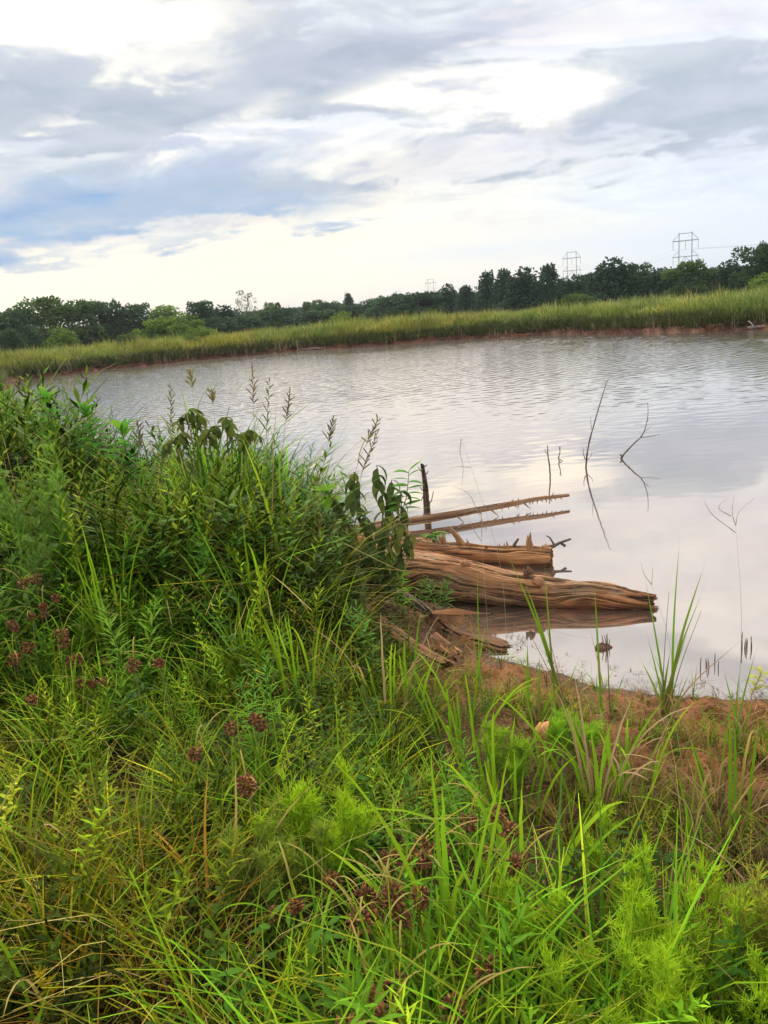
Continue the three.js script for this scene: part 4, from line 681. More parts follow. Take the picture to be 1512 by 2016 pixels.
{                                                                      // crumbs and clods on the mud, some just in the water
  const g = new THREE.IcosahedronGeometry(0.5, 2), P = g.attributes.position, c = []; for (let k = 0; k < P.count; k++) { const v = V().fromBufferAttribute(P, k), f = 0.7 + 0.6 * noise3(v.x * 3 + 9, v.y * 3, v.z * 3); P.setXYZ(k, v.x * f, v.y * f * 0.6, v.z * f); c.push(1, 1, 1); } g.setAttribute('color', new THREE.Float32BufferAttribute(c, 3)); g.computeVertexNormals();
  scatter('mud_clods', 'crumbs and clods of red clay lying on the shore', 'mud clods', g, new THREE.MeshStandardMaterial({ vertexColors: true, roughness: 0.85, name: 'clay crumb' }), 4500, 240, (R) => {
    const x = -0.4 + 3.2 * R(), z = -2.3 - 3 * R(), d = shoreDistance(x, z); if (d < -0.14 || d > 1.25 || (d < 0 && R() > 0.12)) return null;
    const s = 0.006 + 0.02 * R() * R() * R() + (R() < 0.02 ? 0.03 : 0), t = 0.5 + 0.8 * R(); return [x, Math.max(landHeight(x, z), -0.004) + s * 0.1, z, R() * 6.28, s, s, [0.2 * t, 0.085 * t, 0.038 * t]];
  });
  scatter('shore_litter', 'dark bits of dead plants scattered along the muddy waterline', 'litter', tuftGeometry(250, 5, 1, 0.4, 0.1, 1.8, [0.05, 0.035, 0.015], [0.12, 0.085, 0.035], 3), M.stem, 1100, 251, (R) => {
    const x = -0.1 + 2.6 * R(), z = -3.2 - 2 * R(), d = shoreDistance(x, z); if (d < -0.2 || d > 0.35 || (d < -0.02 && R() > 0.3)) return null;
    const s = 0.015 + 0.03 * R(), t = 0.6 + 0.8 * R(); return [x, Math.max(landHeight(x, z), 0) + 0.001, z, R() * 6.28, s, s * 0.5, [t, t, t]];
  });
}
scatter('bank_grass', 'grass along the left side of the pond behind the near shrubs', 'grass', tuftGeometry(45, 22, 1, 0.3, 0.02, 0.4, G.green, olive, 3), M.blade, 1500, 260, (R) => { const x = -26 + 24 * R(), z = -7 - 36 * R(), d = shoreDistance(x, z); if (d < 0.3 || d > 4) return null; const t = 0.7 + 0.5 * R(); return [x, landHeight(x, z, false), z, R() * 6.28, 0.8 + 0.5 * R(), 0.4 + 0.35 * R(), [t, t, t]]; });

// ---------------------------------------------------------------- single plants
const bladeShape = [0, 1, 2, 3, 4, 5, 6, 7].map((k) => {               // unit blades, 1 m long, of different bend and tone
  const R = rng(300 + k), b = new MB(), bend = [0.1, 0.25, 0.45, 0.7, 0.95, 1.2, 0.3, 0.6][k], pts = []; let x = 0, y = 0;
  for (let j = 0; j <= 10; j++) { const t = j / 10, a = bend * Math.pow(t, 1.6) * 1.7; pts.push(V(x, y, (R() - 0.5) * 0.006)); x += Math.sin(a) / 10; y += Math.cos(a) / 10; }
  return (c0, c1) => { const m = new MB(); m.ribbon(pts, (t) => 0.02 * Math.pow(Math.sin(Math.PI * clamp(0.16 + 0.84 * t)), 0.7) + 0.0008, V(0, 0, 1), c0, c1, 0.3); return m.geometry(); };
});
const bladeSets = {};
function bladeSet(key, c0, c1) { return (bladeSets[key] ??= bladeShape.map((f, k) => { const R = rng(k + 7); return f(vary(c0, R, 0.25), vary(c1, R, 0.25)); })); }
function addBlade(parent, set, shape, base, turn, length, width, tilt = 0.15, name = 'blade') {
  const m = part(name, set[shape % set.length], M.thinBlade, parent); m.position.set(...base); m.rotation.set(0, turn, 0); m.rotateZ(-tilt); m.scale.set(length, length, length * width / (0.02 * length) * 1); return m;
}
const BL = { green: bladeSet('green', G.green, mix3(G.bright, G.green, 0.2)), bright: bladeSet('bright', G.bright, mix3(G.bright, G.lime, 0.4)), olive: bladeSet('olive', G.olive, G.straw), gold: bladeSet('gold', [0.4, 0.22, 0.03], [0.5, 0.28, 0.04]), red: bladeSet('red', [0.22, 0.1, 0.06], [0.16, 0.24, 0.05]), dry: bladeSet('dry', [0.34, 0.22, 0.1], [0.42, 0.32, 0.17]), deep: bladeSet('deep', G.deep, G.green) };
const ground = (x, z) => landHeight(x, z) - 0.01;
function clump(label, x, z, n, H, w, sets, seed, spread = 0.05, tilt = 0.35, shapes = 8, name = 'grass_clump', group) {
  const o = thing(name, label, 'grass', [x, ground(x, z), z], 0, group), R = rng(seed);
  for (let k = 0; k < n; k++) { const a = R() * 6.28, r = spread * Math.sqrt(R()), s = BL[sets[Math.floor(R() * sets.length)]]; addBlade(o, s, Math.floor(R() * shapes), [Math.cos(a) * r, 0, Math.sin(a) * r], a + (R() - 0.5), H * (0.55 + 0.55 * R()), w * (0.7 + 0.5 * R()), tilt * R()); }
  return o;
}
clump('tall upright grass blades standing out on the left bank beside the brown seed heads', -1.27, -3.35, 12, 0.85, 0.014, ['bright', 'green'], 1, 0.06, 0.2, 3);
clump('broad bright green blades among the brown seed heads in the foreground', 0.06, -1.5, 13, 0.62, 0.015, ['bright', 'green'], 2, 0.05, 0.3, 4);
clump('long arching grass blades right of the foreground brown seed heads', 0.27, -1.72, 12, 0.62, 0.013, ['bright', 'green'], 3, 0.06, 0.4);
clump('bright grass clump at the edge of the mud below the driftwood pole', 0.22, -2.75, 16, 0.5, 0.011, ['bright', 'green'], 4, 0.1, 0.4, 5);
clump('grass clump with wide curved blades in front of the reddish stems', 0.62, -2.28, 16, 0.5, 0.012, ['green', 'bright', 'dry'], 5, 0.09, 0.4);
clump('low bending blades at the right edge of the grass under the mud', 1.0, -2.2, 18, 0.45, 0.011, ['green', 'olive', 'dry'], 6, 0.12, 0.5);
clump('grass blades with yellow dying leaves left of the foreground feathery plant', -0.5, -1.75, 11, 0.5, 0.01, ['gold', 'olive', 'green'], 7, 0.12, 0.3, 4);
clump('upright blades below the dark small-leaved bush, mid picture', -0.4, -2.95, 15, 0.62, 0.01, ['bright', 'green'], 8, 0.12, 0.3, 4);
clump('pale green blades in front of the driftwood pole', -0.08, -2.9, 14, 0.52, 0.01, ['bright', 'green', 'dry'], 9, 0.12, 0.35, 5);
clump('long arching leaves hanging on the face of the grassy mound', -0.62, -3.55, 14, 0.8, 0.014, ['bright', 'green'], 10, 0.12, 0.5);
clump('wide light blades high on the grassy mound below the drooping leaves', -0.75, -4.25, 16, 0.85, 0.015, ['bright', 'olive'], 11, 0.15, 0.4);
clump('yellow-green blades on the mound top left of the tall seed stalks', -1.15, -4.5, 16, 0.9, 0.013, ['bright', 'olive', 'green'], 12, 0.18, 0.4);
clump('thin blades fanning over the left bank above the brown seed heads', -1.5, -3.7, 14, 0.75, 0.009, ['green', 'olive'], 13, 0.14, 0.5);
clump('dark green blades at the lower left corner', -0.85, -1.35, 15, 0.5, 0.009, ['deep', 'green', 'olive'], 14, 0.14, 0.4);
clump('straw-coloured and green blades near the left photo edge, lower half', -1.2, -1.95, 16, 0.5, 0.007, ['dry', 'olive', 'green'], 15, 0.16, 0.6);
clump('long pale stalk-like blades crossing at the right edge of the foreground', 0.9, -1.65, 9, 0.62, 0.008, ['dry', 'olive', 'green'], 16, 0.1, 0.8);

// tall grass with branched seed heads
function seedGrass(label, x, z, top, leanX, leanZ, seed, head = 0.26, tones = [[0.4, 0.38, 0.16], [0.46, 0.36, 0.18]], leaves = 3, group = 'seed stalks above the grassy mound') {
  const y0 = ground(x, z), H = top - y0, o = thing('seed_stalk', label, 'grass', [x - leanX, y0, z - leanZ], 0, group), R = rng(seed);
  const curve = new THREE.CatmullRomCurve3([V(0, 0, 0), V(leanX * 0.15, H * 0.4, leanZ * 0.15), V(leanX * 0.5, H * 0.75, leanZ * 0.5), V(leanX, H, leanZ)]);
  const b = new MB(); b.tube(curve.getPoints(14), (t) => 0.0028 * (1 - 0.75 * t), 5, G.green, tones[0]); part('stem', b.geometry(), M.stem, o);
  const s = new MB(), L = curve.getLength(), t0 = 1 - head / L;
  for (let k = 0; k < 17; k++) {
    const t = lerp(t0, 1, Math.pow(k / 16, 1.1)), p = curve.getPoint(Math.min(1, t)), T = curve.getTangent(Math.min(1, t)), a = k * 2.2 + R(), len = lerp(0.07, 0.035, k / 16) * (0.5 + 0.8 * R());
    const d = V(Math.cos(a), 0, Math.sin(a) * 0.7).addScaledVector(T, 0.7 + 1.0 * R()).normalize(), e = p.clone().addScaledVector(d, len), c = vary(mix3(tones[0], tones[1], R()), R, 0.3);
    s.tube([p, p.clone().lerp(e, 0.35).add(V(0, 0.003, 0)), p.clone().lerp(e, 0.75), e], (q) => 0.0008 + 0.0034 * Math.sin(Math.PI * clamp(q * 0.9 + 0.1)), 5, c, c, 0.35, seed + k, false);
    for (let j = 0; j < 4; j++) { const f = p.clone().lerp(e, 0.25 + 0.75 * R()); s.leaf(f, V(d.x + (R() - 0.5) * 1.4, d.y + (R() - 0.3), d.z + (R() - 0.5) * 1.4), V(0.3, 1, 0.2), 0.011, 0.004, c, 0, 1, 0); }
  }
  part('seed_head', s.geometry(), M.thinLeaf, o);
  for (let k = 0; k < leaves; k++) { const t = 0.3 + 0.4 * k / Math.max(1, leaves - 1), p = curve.getPoint(t); addBlade(o, k % 2 ? BL.green : BL.olive, 2 + Math.floor(R() * 4), p.toArray(), R() * 6.28, 0.3 + 0.15 * R(), 0.008, 0.35 + 0.3 * R()); }
  return o;
}
seedGrass('tallest thin seed stalk with a long blade reaching above the far shore', -1.12, -4.98, 1.74, 0.03, 0, 11, 0.14, undefined, 2);
{ const o = scene.children[scene.children.length - 1]; addBlade(o, BL.olive, 0, [-0.02, 0.78, 0], 2.6, 0.55, 0.007, 0.02); }
seedGrass('leaning seed stalk at the left end of the mound top', -1.22, -4.85, 1.67, 0.1, 0, 12, 0.34, [[0.34, 0.33, 0.15], [0.4, 0.34, 0.18]]);
seedGrass('tall reddish seed stalk left of the pale full one on the mound', -0.73, -4.95, 1.73, 0.07, 0, 13, 0.3, [[0.36, 0.3, 0.15], [0.44, 0.28, 0.17]]);
seedGrass('full pale green seed stalk with the thickest head on the mound', -0.63, -4.9, 1.64, 0.12, 0, 14, 0.42, [[0.3, 0.32, 0.12], [0.36, 0.34, 0.16]], 4);
seedGrass('seed stalk nodding right beside the full pale one', -0.52, -4.97, 1.56, 0.16, 0, 15, 0.24, [[0.3, 0.3, 0.11], [0.36, 0.3, 0.14]]);
seedGrass('low seed stalk on the right shoulder of the mound, leaning right', -0.26, -4.79, 1.38, 0.17, 0, 16, 0.17, [[0.26, 0.25, 0.1], [0.3, 0.25, 0.13]]);
seedGrass('upper of two arching seed stalks over the drooping shrub', 0.01, -4.8, 1.36, 0.32, 0, 17, 0.2, [[0.3, 0.28, 0.13], [0.34, 0.27, 0.15]]);
seedGrass('lower of two arching seed stalks over the drooping shrub', 0.0, -4.7, 1.29, 0.26, 0, 18, 0.3, [[0.26, 0.25, 0.11], [0.3, 0.26, 0.14]]);
seedGrass('short seed stalk in the gap between the left shrub and the mound', -1.5, -5.0, 1.44, 0.05, 0, 19, 0.22, [[0.2, 0.19, 0.08], [0.26, 0.22, 0.12]]);
seedGrass('small bud-like seed stalk behind the drooping dark leaves', -1.02, -5.05, 1.6, 0.02, 0, 20, 0.1, undefined, 2);
seedGrass('yellowish seed stalk low in the middle of the mound', -0.33, -4.0, 0.98, 0.1, 0.04, 21, 0.2, [[0.3, 0.29, 0.09], [0.36, 0.3, 0.1]]);

// rushes with round brown seed heads
function rush(label, x, y, z, heads, seed, group = 'brown-headed rushes in the grass', size = 0.014 + 0.013 * hash2(seed, 5)) {
  const y0 = ground(x, z), o = thing('rush', label, 'rush', [x, y0, z], 0, group), R = rng(seed), H = y - y0;
  for (let k = 0; k < heads; k++) {
    const a = R() * 6.28, r = heads > 1 ? 0.02 + 0.045 * Math.sqrt(R()) : 0, tip = V(Math.cos(a) * r, H * (1 - (k ? 0.12 * R() : 0)), Math.sin(a) * r), base = V((R() - 0.5) * 0.05, 0, (R() - 0.5) * 0.05);
    const b = new MB(); b.tube([base, base.clone().lerp(tip, 0.5).add(V((R() - 0.5) * 0.03, 0, 0)), tip], (t) => 0.0028 * (1 - 0.4 * t), 5, G.green, [0.2, 0.2, 0.06]); part('stem', b.geometry(), M.stem, o);
    const s = new MB(), n = 70;
    for (let j = 0; j < n; j++) {
      const q = V(R() - 0.5, R() - 0.5, R() - 0.5).normalize(), rr = size * (0.35 + 0.65 * Math.cbrt(R())) * (0.75 + 0.5 * noise2(q.x * 2 + seed + k, q.z * 2 + q.y)), p = tip.clone().addScaledVector(q, rr), c = vary(R() < 0.3 ? [0.32, 0.13, 0.035] : [0.15, 0.052, 0.016], R, 0.4), e = p.clone().addScaledVector(q, 0.008);
      s.tube([tip.clone().lerp(p, 0.85), p, e], (t) => 0.0042 * Math.sin(Math.PI * clamp(0.12 + 0.8 * t)), 4, c, c, 0, 0, false);
    }
    part('seed_head', s.geometry(), M.stem, o);
    for (let j = 0; j < 2; j++) addBlade(o, R() < 0.5 ? BL.olive : BL.green, 3 + Math.floor(R() * 3), tip.toArray(), R() * 6.28, 0.12 + 0.08 * R(), 0.005, 0.7, 'bract');
  }
  for (let k = 0; k < 3; k++) addBlade(o, BL.green, Math.floor(R() * 5), [(R() - 0.5) * 0.05, 0, (R() - 0.5) * 0.05], R() * 6.28, H * (0.5 + 0.3 * R()), 0.008, 0.3 * R());
}
[
  ['round brown seed head at left, left one of a close pair', -0.94, 0.85, -2.62, 1], ['round brown seed head at left, right one of a close pair', -0.85, 0.85, -2.62, 1],
  ['brown heads amid whorled green weeds at mid left', -0.48, 0.8, -2.23, 3], ['two brown heads above the yellow dying blades', -0.42, 0.78, -1.94, 2],
  ['brown head group left of the big foreground cluster', 0.06, 0.75, -1.64, 3], ['big cluster of brown heads in the right foreground, topmost', 0.18, 0.76, -1.69, 3],
  ['brown heads just below the big right foreground cluster', 0.22, 0.72, -1.62, 3], ['dense row of brown heads at bottom centre, left half', -0.1, 0.74, -1.48, 4], ['dense row of brown heads at bottom centre, right half', -0.02, 0.73, -1.5, 3],
  ['loose brown heads between the bottom row and the big cluster', 0.0, 0.73, -1.62, 2], ['single elongated brown head left of the bottom row', -0.28, 0.74, -1.45, 2],
  ['low brown heads at the bottom right of the row', 0.08, 0.69, -1.28, 2], ['brown heads cut by the bottom photo edge', -0.12, 0.71, -1.23, 2], ['brown heads beside those cut by the bottom edge', -0.07, 0.7, -1.25, 2],
  ['small brown head with green bracts on the lower feathery plant', -0.2, 0.7, -1.6, 1], ['pale brown head in the left grass below the whorled weeds', -0.62, 0.78, -2.1, 1],
  ['highest brown heads at the left photo edge', -1.54, 1.0, -3.26, 2], ['loose brown heads below the highest ones at left', -1.46, 0.9, -3.26, 3], ['reddish heads at the very left edge', -1.57, 0.87, -3.13, 3],
  ['brown heads left of the tall upright blades', -1.34, 0.82, -3.12, 2], ['drooping brown heads low at the left edge', -1.55, 0.78, -3.02, 3], ['brown heads between the left edge and the close pair, upper', -1.37, 0.72, -3.0, 2], ['brown heads between the left edge and the close pair, lower', -1.22, 0.67, -2.92, 3],
  ['single faded head at the left edge below all other left ones', -1.38, 0.7, -2.72, 1],
].forEach(([label, x, y, z, n], k) => rush(label, x, y, z, n, 400 + k));

// feathery plants: sprigs of thread-like leaves, brightest at their tips
function feather(label, x, z, H, sprigs, seed, spread = 0.12, c0 = [0.14, 0.26, 0.018], c1 = [0.38, 0.56, 0.02], group = 'feathery yellow-green plants') {
  const y0 = ground(x, z), o = thing('feathery_plant', label, 'plant', [x, y0, z], 0, group), R = rng(seed);
  for (let s = 0; s < sprigs; s++) {
    const b = new MB(), a = R() * 6.28, r = spread * Math.sqrt(R()), h = H * (0.72 + 0.32 * R()), lean = 0.08 * (R() - 0.5), base = V(Math.cos(a) * r * 0.4, 0, Math.sin(a) * r * 0.4), top = V(Math.cos(a) * r * 1.2 + lean, h, Math.sin(a) * r * 1.2), curve = new THREE.CatmullRomCurve3([base, base.clone().lerp(top, 0.5).add(V(lean * 0.5, 0, 0)), top]);
    b.tube(curve.getPoints(5), (t) => 0.003 * (1 - 0.6 * t), 4, [0.14, 0.16, 0.04], c1, 0, 0, false);
    for (let k = 0; k < 34; k++) {                                     // side shoots carrying threads
      const t = 0.3 + 0.7 * Math.pow(R(), 0.7), q = R() * 6.28, p = curve.getPoint(t), len = 0.085 * (1.15 - t) + 0.018, d = V(Math.cos(q), 0.9 + 0.6 * R(), Math.sin(q)).normalize(), e = p.clone().addScaledVector(d, len), c = vary(mix3(c0, c1, smooth(0.4, 1, t)), R, 0.2, 0.2);
      b.ribbon([p, e], () => 0.0014, V(-d.z, 0.2, d.x), c, c);
      for (let j = 0; j < 13; j++) { const f = p.clone().lerp(e, 0.15 + 0.85 * R()), w = V(d.x * 0.6 + (R() - 0.5) * 1.5, d.y * 0.8 + (R() - 0.3), d.z * 0.6 + (R() - 0.5) * 1.5).normalize(), L = 0.012 + 0.02 * R(); b.ribbon([f, f.clone().addScaledVector(w, L * 0.5).add(V(0, 0.002, 0)), f.clone().addScaledVector(w, L)], (u) => 0.0027 * (1 - 0.7 * u), V(w.z, 0.3, -w.x), c, mix3(c, c1, 0.4)); }
    }
    part('sprig', b.geometry(), M.thinLeaf, o);
  }
}
feather('bright feathery plant at the bottom right, largest of all', 0.56, -1.27, 0.42, 22, 501, 0.17);
feather('feathery plant left of the largest one at the bottom right', 0.38, -1.27, 0.36, 14, 502, 0.11);
feather('yellowish feathery plant at the bottom right corner', 0.74, -1.33, 0.46, 9, 503, 0.08, [0.2, 0.22, 0.03], [0.38, 0.4, 0.05]);
feather('thin feathery stalk standing above the large bottom right plants', 0.47, -1.5, 0.42, 2, 504, 0.05);
feather('feathery plant in the foreground left of the brown head row', -0.25, -1.82, 0.4, 15, 505, 0.12);
feather('olive feathery plant beside and below the foreground one', -0.36, -1.72, 0.36, 12, 506, 0.1, [0.13, 0.18, 0.03], [0.26, 0.34, 0.04]);
feather('bright feathery plant at the edge of the mud by the reddish stems', 0.64, -2.6, 0.25, 7, 507, 0.07, [0.17, 0.33, 0.02], [0.3, 0.52, 0.03]);
feather('feathery plant low in the grass left of the mud edge plant', 0.36, -2.4, 0.24, 6, 508, 0.08, [0.16, 0.3, 0.02], [0.3, 0.46, 0.03]);
feather('feathery stalks in the grass right of the big brown cluster', 0.57, -1.83, 0.28, 3, 509, 0.09);
feather('small feathery plant between the bright blades and the corner plants', 0.27, -1.47, 0.36, 8, 510, 0.06);
feather('pale green feathery plant at the left edge below the large-leaved shrub', -1.8, -3.95, 1.0, 20, 511, 0.16, [0.13, 0.25, 0.04], [0.24, 0.4, 0.06]);
feather('feathery green plant at the left edge beside the highest brown heads', -1.72, -3.55, 0.78, 12, 512, 0.12, [0.1, 0.2, 0.04], [0.2, 0.33, 0.06]);

// leafy stalks that stand out singly
function stalks(label, x, z, H, n, seed, L, W, c0, c1, spread = 0.08, category = 'weed') {
  const o = thing('leafy_plant', label, category, [x, ground(x, z), z], 0, 'leafy stalks standing out of the growth'), R = rng(seed);
  for (let k = 0; k < n; k++) { const m = part('leafy_stalk', forbGeometry(seed * 7 + k, H * (0.75 + 0.3 * R()), Math.round(H * 80), L, W, c0, c1, 0.15, 0.4, 0.5), M.thinLeaf, o); const a = R() * 6.28, r = spread * Math.sqrt(R()); m.position.set(Math.cos(a) * r, 0, Math.sin(a) * r); m.rotation.set((R() - 0.5) * 0.3, R() * 6.28, (R() - 0.5) * 0.3); }
}
stalks('fern-like yellow-green leafy stalk left of the tall upright blades', -1.05, -3.0, 0.55, 3, 61, 0.075, 0.011, G.green, [0.24, 0.4, 0.05]);
stalks('whorled green weeds right of the pair of brown heads', -0.55, -2.5, 0.5, 5, 62, 0.05, 0.009, G.green, [0.15, 0.34, 0.05], 0.12);
stalks('bright leafy tops at mid left of the mound', -1.0, -3.75, 0.72, 5, 63, 0.07, 0.013, G.green, [0.15, 0.38, 0.04], 0.15);
stalks('bright-topped weed in front of the big log at its left', 0.07, -4.55, 0.47, 3, 64, 0.085, 0.017, G.green, [0.2, 0.42, 0.05], 0.05);
stalks('leafy weed glowing green in the dark lower mound', -0.28, -4.05, 0.5, 3, 65, 0.075, 0.018, G.green, [0.2, 0.4, 0.06], 0.07);
stalks('blue-green leafy stalks on the right shoulder of the mound', -0.5, -4.75, 0.9, 5, 66, 0.09, 0.012, [0.04, 0.13, 0.06], [0.08, 0.26, 0.1], 0.1);
stalks('dense small-leaved tall weeds at the left edge above the pond', -2.45, -5.75, 1.3, 26, 67, 0.06, 0.014, G.deep, [0.15, 0.3, 0.05], 0.42);
stalks('grey-green budding weeds beside the large-leaved plant', -1.95, -5.7, 1.12, 8, 68, 0.045, 0.008, [0.08, 0.12, 0.06], [0.17, 0.21, 0.12], 0.16);
stalks('weeds with catkin-like tips under the drooping shrub', -0.22, -4.3, 0.4, 6, 69, 0.07, 0.012, [0.08, 0.1, 0.04], [0.3, 0.29, 0.14], 0.14);
stalks('low weeds growing in front of the large log on the mud', 0.28, -4.82, 0.22, 5, 70, 0.07, 0.014, G.deep, [0.12, 0.24, 0.05], 0.12);
stalks('pale leafy weed beside the driftwood pole, below the mound', -0.12, -3.35, 0.42, 3, 71, 0.06, 0.02, G.green, [0.16, 0.32, 0.06], 0.05);
stalks('soft green weed at the left edge above the brown heads', -1.72, -3.3, 0.7, 4, 72, 0.07, 0.025, G.green, [0.2, 0.34, 0.08], 0.1);
stalks('leafy green weed in the grass right of centre foreground', 0.1, -2.15, 0.35, 5, 73, 0.05, 0.01, G.green, [0.15, 0.36, 0.04], 0.12);

// broad-leaved plants: each leaf a mesh of its own
function broadLeaf(seed, W, droop, c0, c1) { const b = new MB(), n = 6, side = V(0, 0, 1), pts = []; let x = 0, y = 0; for (let j = 0; j <= n; j++) { const t = j / n, a = droop * t * 1.5; pts.push(V(x, y, 0)); x += Math.cos(a) / n; y -= Math.sin(a) / n; } b.ribbon(pts, (t) => W * Math.max(0.03, Math.pow(Math.sin(Math.PI * Math.pow(clamp(0.03 + 0.95 * t), 0.85)), 0.85)), side, c0, c1, -0.3); return b.geometry(); }
function addLeaf(parent, g, p, dir, L, roll = 0) { const m = part('leaf', g, M.thinLeaf, parent); const X = dir.clone().normalize(), Y = V(0, 1, 0).addScaledVector(X, -X.y); if (Y.lengthSq() < 0.01) Y.set(1, 0, 0); Y.normalize(); m.matrix.makeBasis(X, Y, V(0, 0, 0).crossVectors(X, Y)); m.quaternion.setFromRotationMatrix(m.matrix); m.rotateX(roll); m.scale.setScalar(L); m.position.copy(p); return m; }
const LEAF = { droopDark: [0, 1, 2].map((k) => broadLeaf(k, 0.36, 0.7 + 0.4 * k, [0.07, 0.12, 0.03], [0.1, 0.14, 0.04])), droopOlive: [0, 1].map((k) => broadLeaf(k, 0.34, 0.8 + 0.3 * k, [0.15, 0.19, 0.04], [0.2, 0.22, 0.05])), fresh: [0, 1, 2].map((k) => broadLeaf(k, 0.42, 0.15 + 0.3 * k, [0.12, 0.3, 0.05], [0.16, 0.36, 0.06])), lime: [0, 1].map((k) => broadLeaf(k, 0.4, 0.2 + 0.2 * k, [0.2, 0.38, 0.03], [0.24, 0.44, 0.05])), big: [0, 1, 2].map((k) => broadLeaf(k, 0.33, 0.1 + 0.25 * k, [0.09, 0.29, 0.03], [0.13, 0.38, 0.04])) };
const branch = (o, pts, r0, c = [0.12, 0.08, 0.045]) => { const curve = new THREE.CatmullRomCurve3(pts.map((p) => V(...p))), b = new MB(); b.tube(curve.getPoints(10), (t) => r0 * (1 - 0.65 * t), 5, c, [0.12, 0.13, 0.05]); part('branch', b.geometry(), M.stem, o); return curve; };
{
  const x = -0.06, z = -4.56, y0 = ground(x, z), o = thing('drooping_shrub', 'dark shrub with drooping broad leaves at the end of the mound by the logs', 'shrub', [x, y0, z]), R = rng(71), Y = (y) => y - y0;
  const arms = [[[0, 0, 0], [0.02, 0.35, 0], [0.06, Y(0.95), 0.05], [0.04, Y(1.13), 0.02]], [[0, 0, 0], [-0.08, 0.3, 0.05], [-0.2, Y(0.9), 0.05], [-0.26, Y(1.0), 0.06]], [[0, 0, 0], [0.05, 0.3, 0.05], [0.15, Y(0.8), 0.1], [0.17, Y(0.98), 0.1]], [[0, 0, 0], [-0.03, 0.3, 0.1], [-0.06, Y(0.85), 0.16], [-0.12, Y(1.03), 0.18]], [[0, 0, 0], [0.06, 0.2, 0.08], [0.14, Y(0.62), 0.16], [0.2, Y(0.75), 0.2]], [[0, 0, 0], [-0.05, 0.2, 0.12], [-0.15, Y(0.65), 0.22], [-0.2, Y(0.8), 0.24]], [[0, 0, 0], [0.02, 0.2, 0.1], [0.04, Y(0.7), 0.22], [0.06, Y(0.85), 0.25]], [[0, 0, 0], [0.0, 0.25, -0.05], [-0.1, Y(0.95), -0.08], [-0.1, Y(1.08), -0.1]], [[0, 0, 0], [-0.1, 0.3, 0.0], [-0.28, Y(0.8), 0.1], [-0.34, Y(0.9), 0.12]], [[0, 0, 0], [-0.02, 0.2, 0.1], [-0.05, Y(0.6), 0.2], [-0.05, Y(0.72), 0.26]], [[0, 0, 0], [0.03, 0.3, 0], [0.1, Y(0.9), 0.02], [0.12, Y(1.04), 0.04]]];
  arms.forEach((p, k) => { const c = branch(o, p, 0.007); for (let j = 0; j < 22; j++) { const t = 0.25 + 0.75 * j / 21, a = j * 2.4 + R(), q = k === 1 && t > 0.85 ? LEAF.lime : R() < 0.25 ? LEAF.droopOlive : LEAF.droopDark; addLeaf(o, q[Math.floor(R() * q.length)], c.getPoint(t), V(Math.cos(a), -0.25 - 0.9 * R(), Math.sin(a)), 0.09 + 0.05 * R(), (R() - 0.5) * 0.8); } });
  const up = branch(o, [[0.02, 0.15, 0.06], [0.12, Y(0.78), 0.1], [0.19, Y(0.92), 0.1], [0.225, Y(1.1), 0.1]], 0.005, [0.25, 0.13, 0.07]);   // a fresh upright shoot with paired light leaves
  for (let j = 0; j < 16; j++) { const t = 0.52 + 0.48 * j / 15, s = j % 2 ? 1 : -1; addLeaf(o, LEAF.fresh[j % 3], up.getPoint(t), V(s, 0.25 + 0.5 * (t > 0.92), (R() - 0.5) * 0.8), 0.1 * (1.2 - 0.35 * t) + 0.01, (R() - 0.5) * 0.5); }
  const low = branch(o, [[0.05, 0.2, 0.1], [0.2, Y(0.66), 0.12], [0.32, Y(0.7), 0.12], [0.36, Y(0.72), 0.12]], 0.004);
  for (let j = 0; j < 9; j++) { const t = 0.55 + 0.45 * j / 8, a = j * 2.4; addLeaf(o, LEAF.fresh[j % 3], low.getPoint(t), V(0.5 + Math.cos(a), 0.15 + 0.4 * Math.sin(a), Math.sin(a)), 0.085, (R() - 0.5)); }
  for (let j = 0; j < 7; j++) { const a = j * 0.9; addLeaf(o, LEAF.lime[j % 2], V(-0.27, Y(1.0), 0.06), V(Math.cos(a), 0.7, Math.sin(a)), 0.1, 0); }
}
{
  const x = -1.08, z = -5.1, y0 = ground(x, z), o = thing('drooping_shrub', 'shrub with curled hanging dark leaves on top of the mound among seed stalks', 'shrub', [x, y0, z]), R = rng(72), Y = (y) => y - y0;
  for (let k = 0; k < 11; k++) {
    const u = -0.27 + 0.54 * k / 10 + (R() - 0.5) * 0.04, h = 1.47 - 0.35 * Math.abs(u) + (R() - 0.5) * 0.22, c = branch(o, [[u * 0.2, 0, 0], [u * 0.6, Y(0.9), (R() - 0.5) * 0.1], [u * 0.9, Y(h), (R() - 0.5) * 0.15], [u * 1.15, Y(h - 0.05), (R() - 0.5) * 0.2]], 0.005);
    for (let j = 0; j < 13; j++) { const t = 0.55 + 0.45 * j / 12, a = R() * 6.28; const q = R() < 0.55 ? LEAF.droopOlive : LEAF.droopDark; addLeaf(o, q[Math.floor(R() * q.length)], c.getPoint(t), V(Math.cos(a), 0.15 - 0.9 * R(), Math.sin(a)), 0.08 + 0.04 * R(), (R() - 0.5) * 0.8); }
  }
}
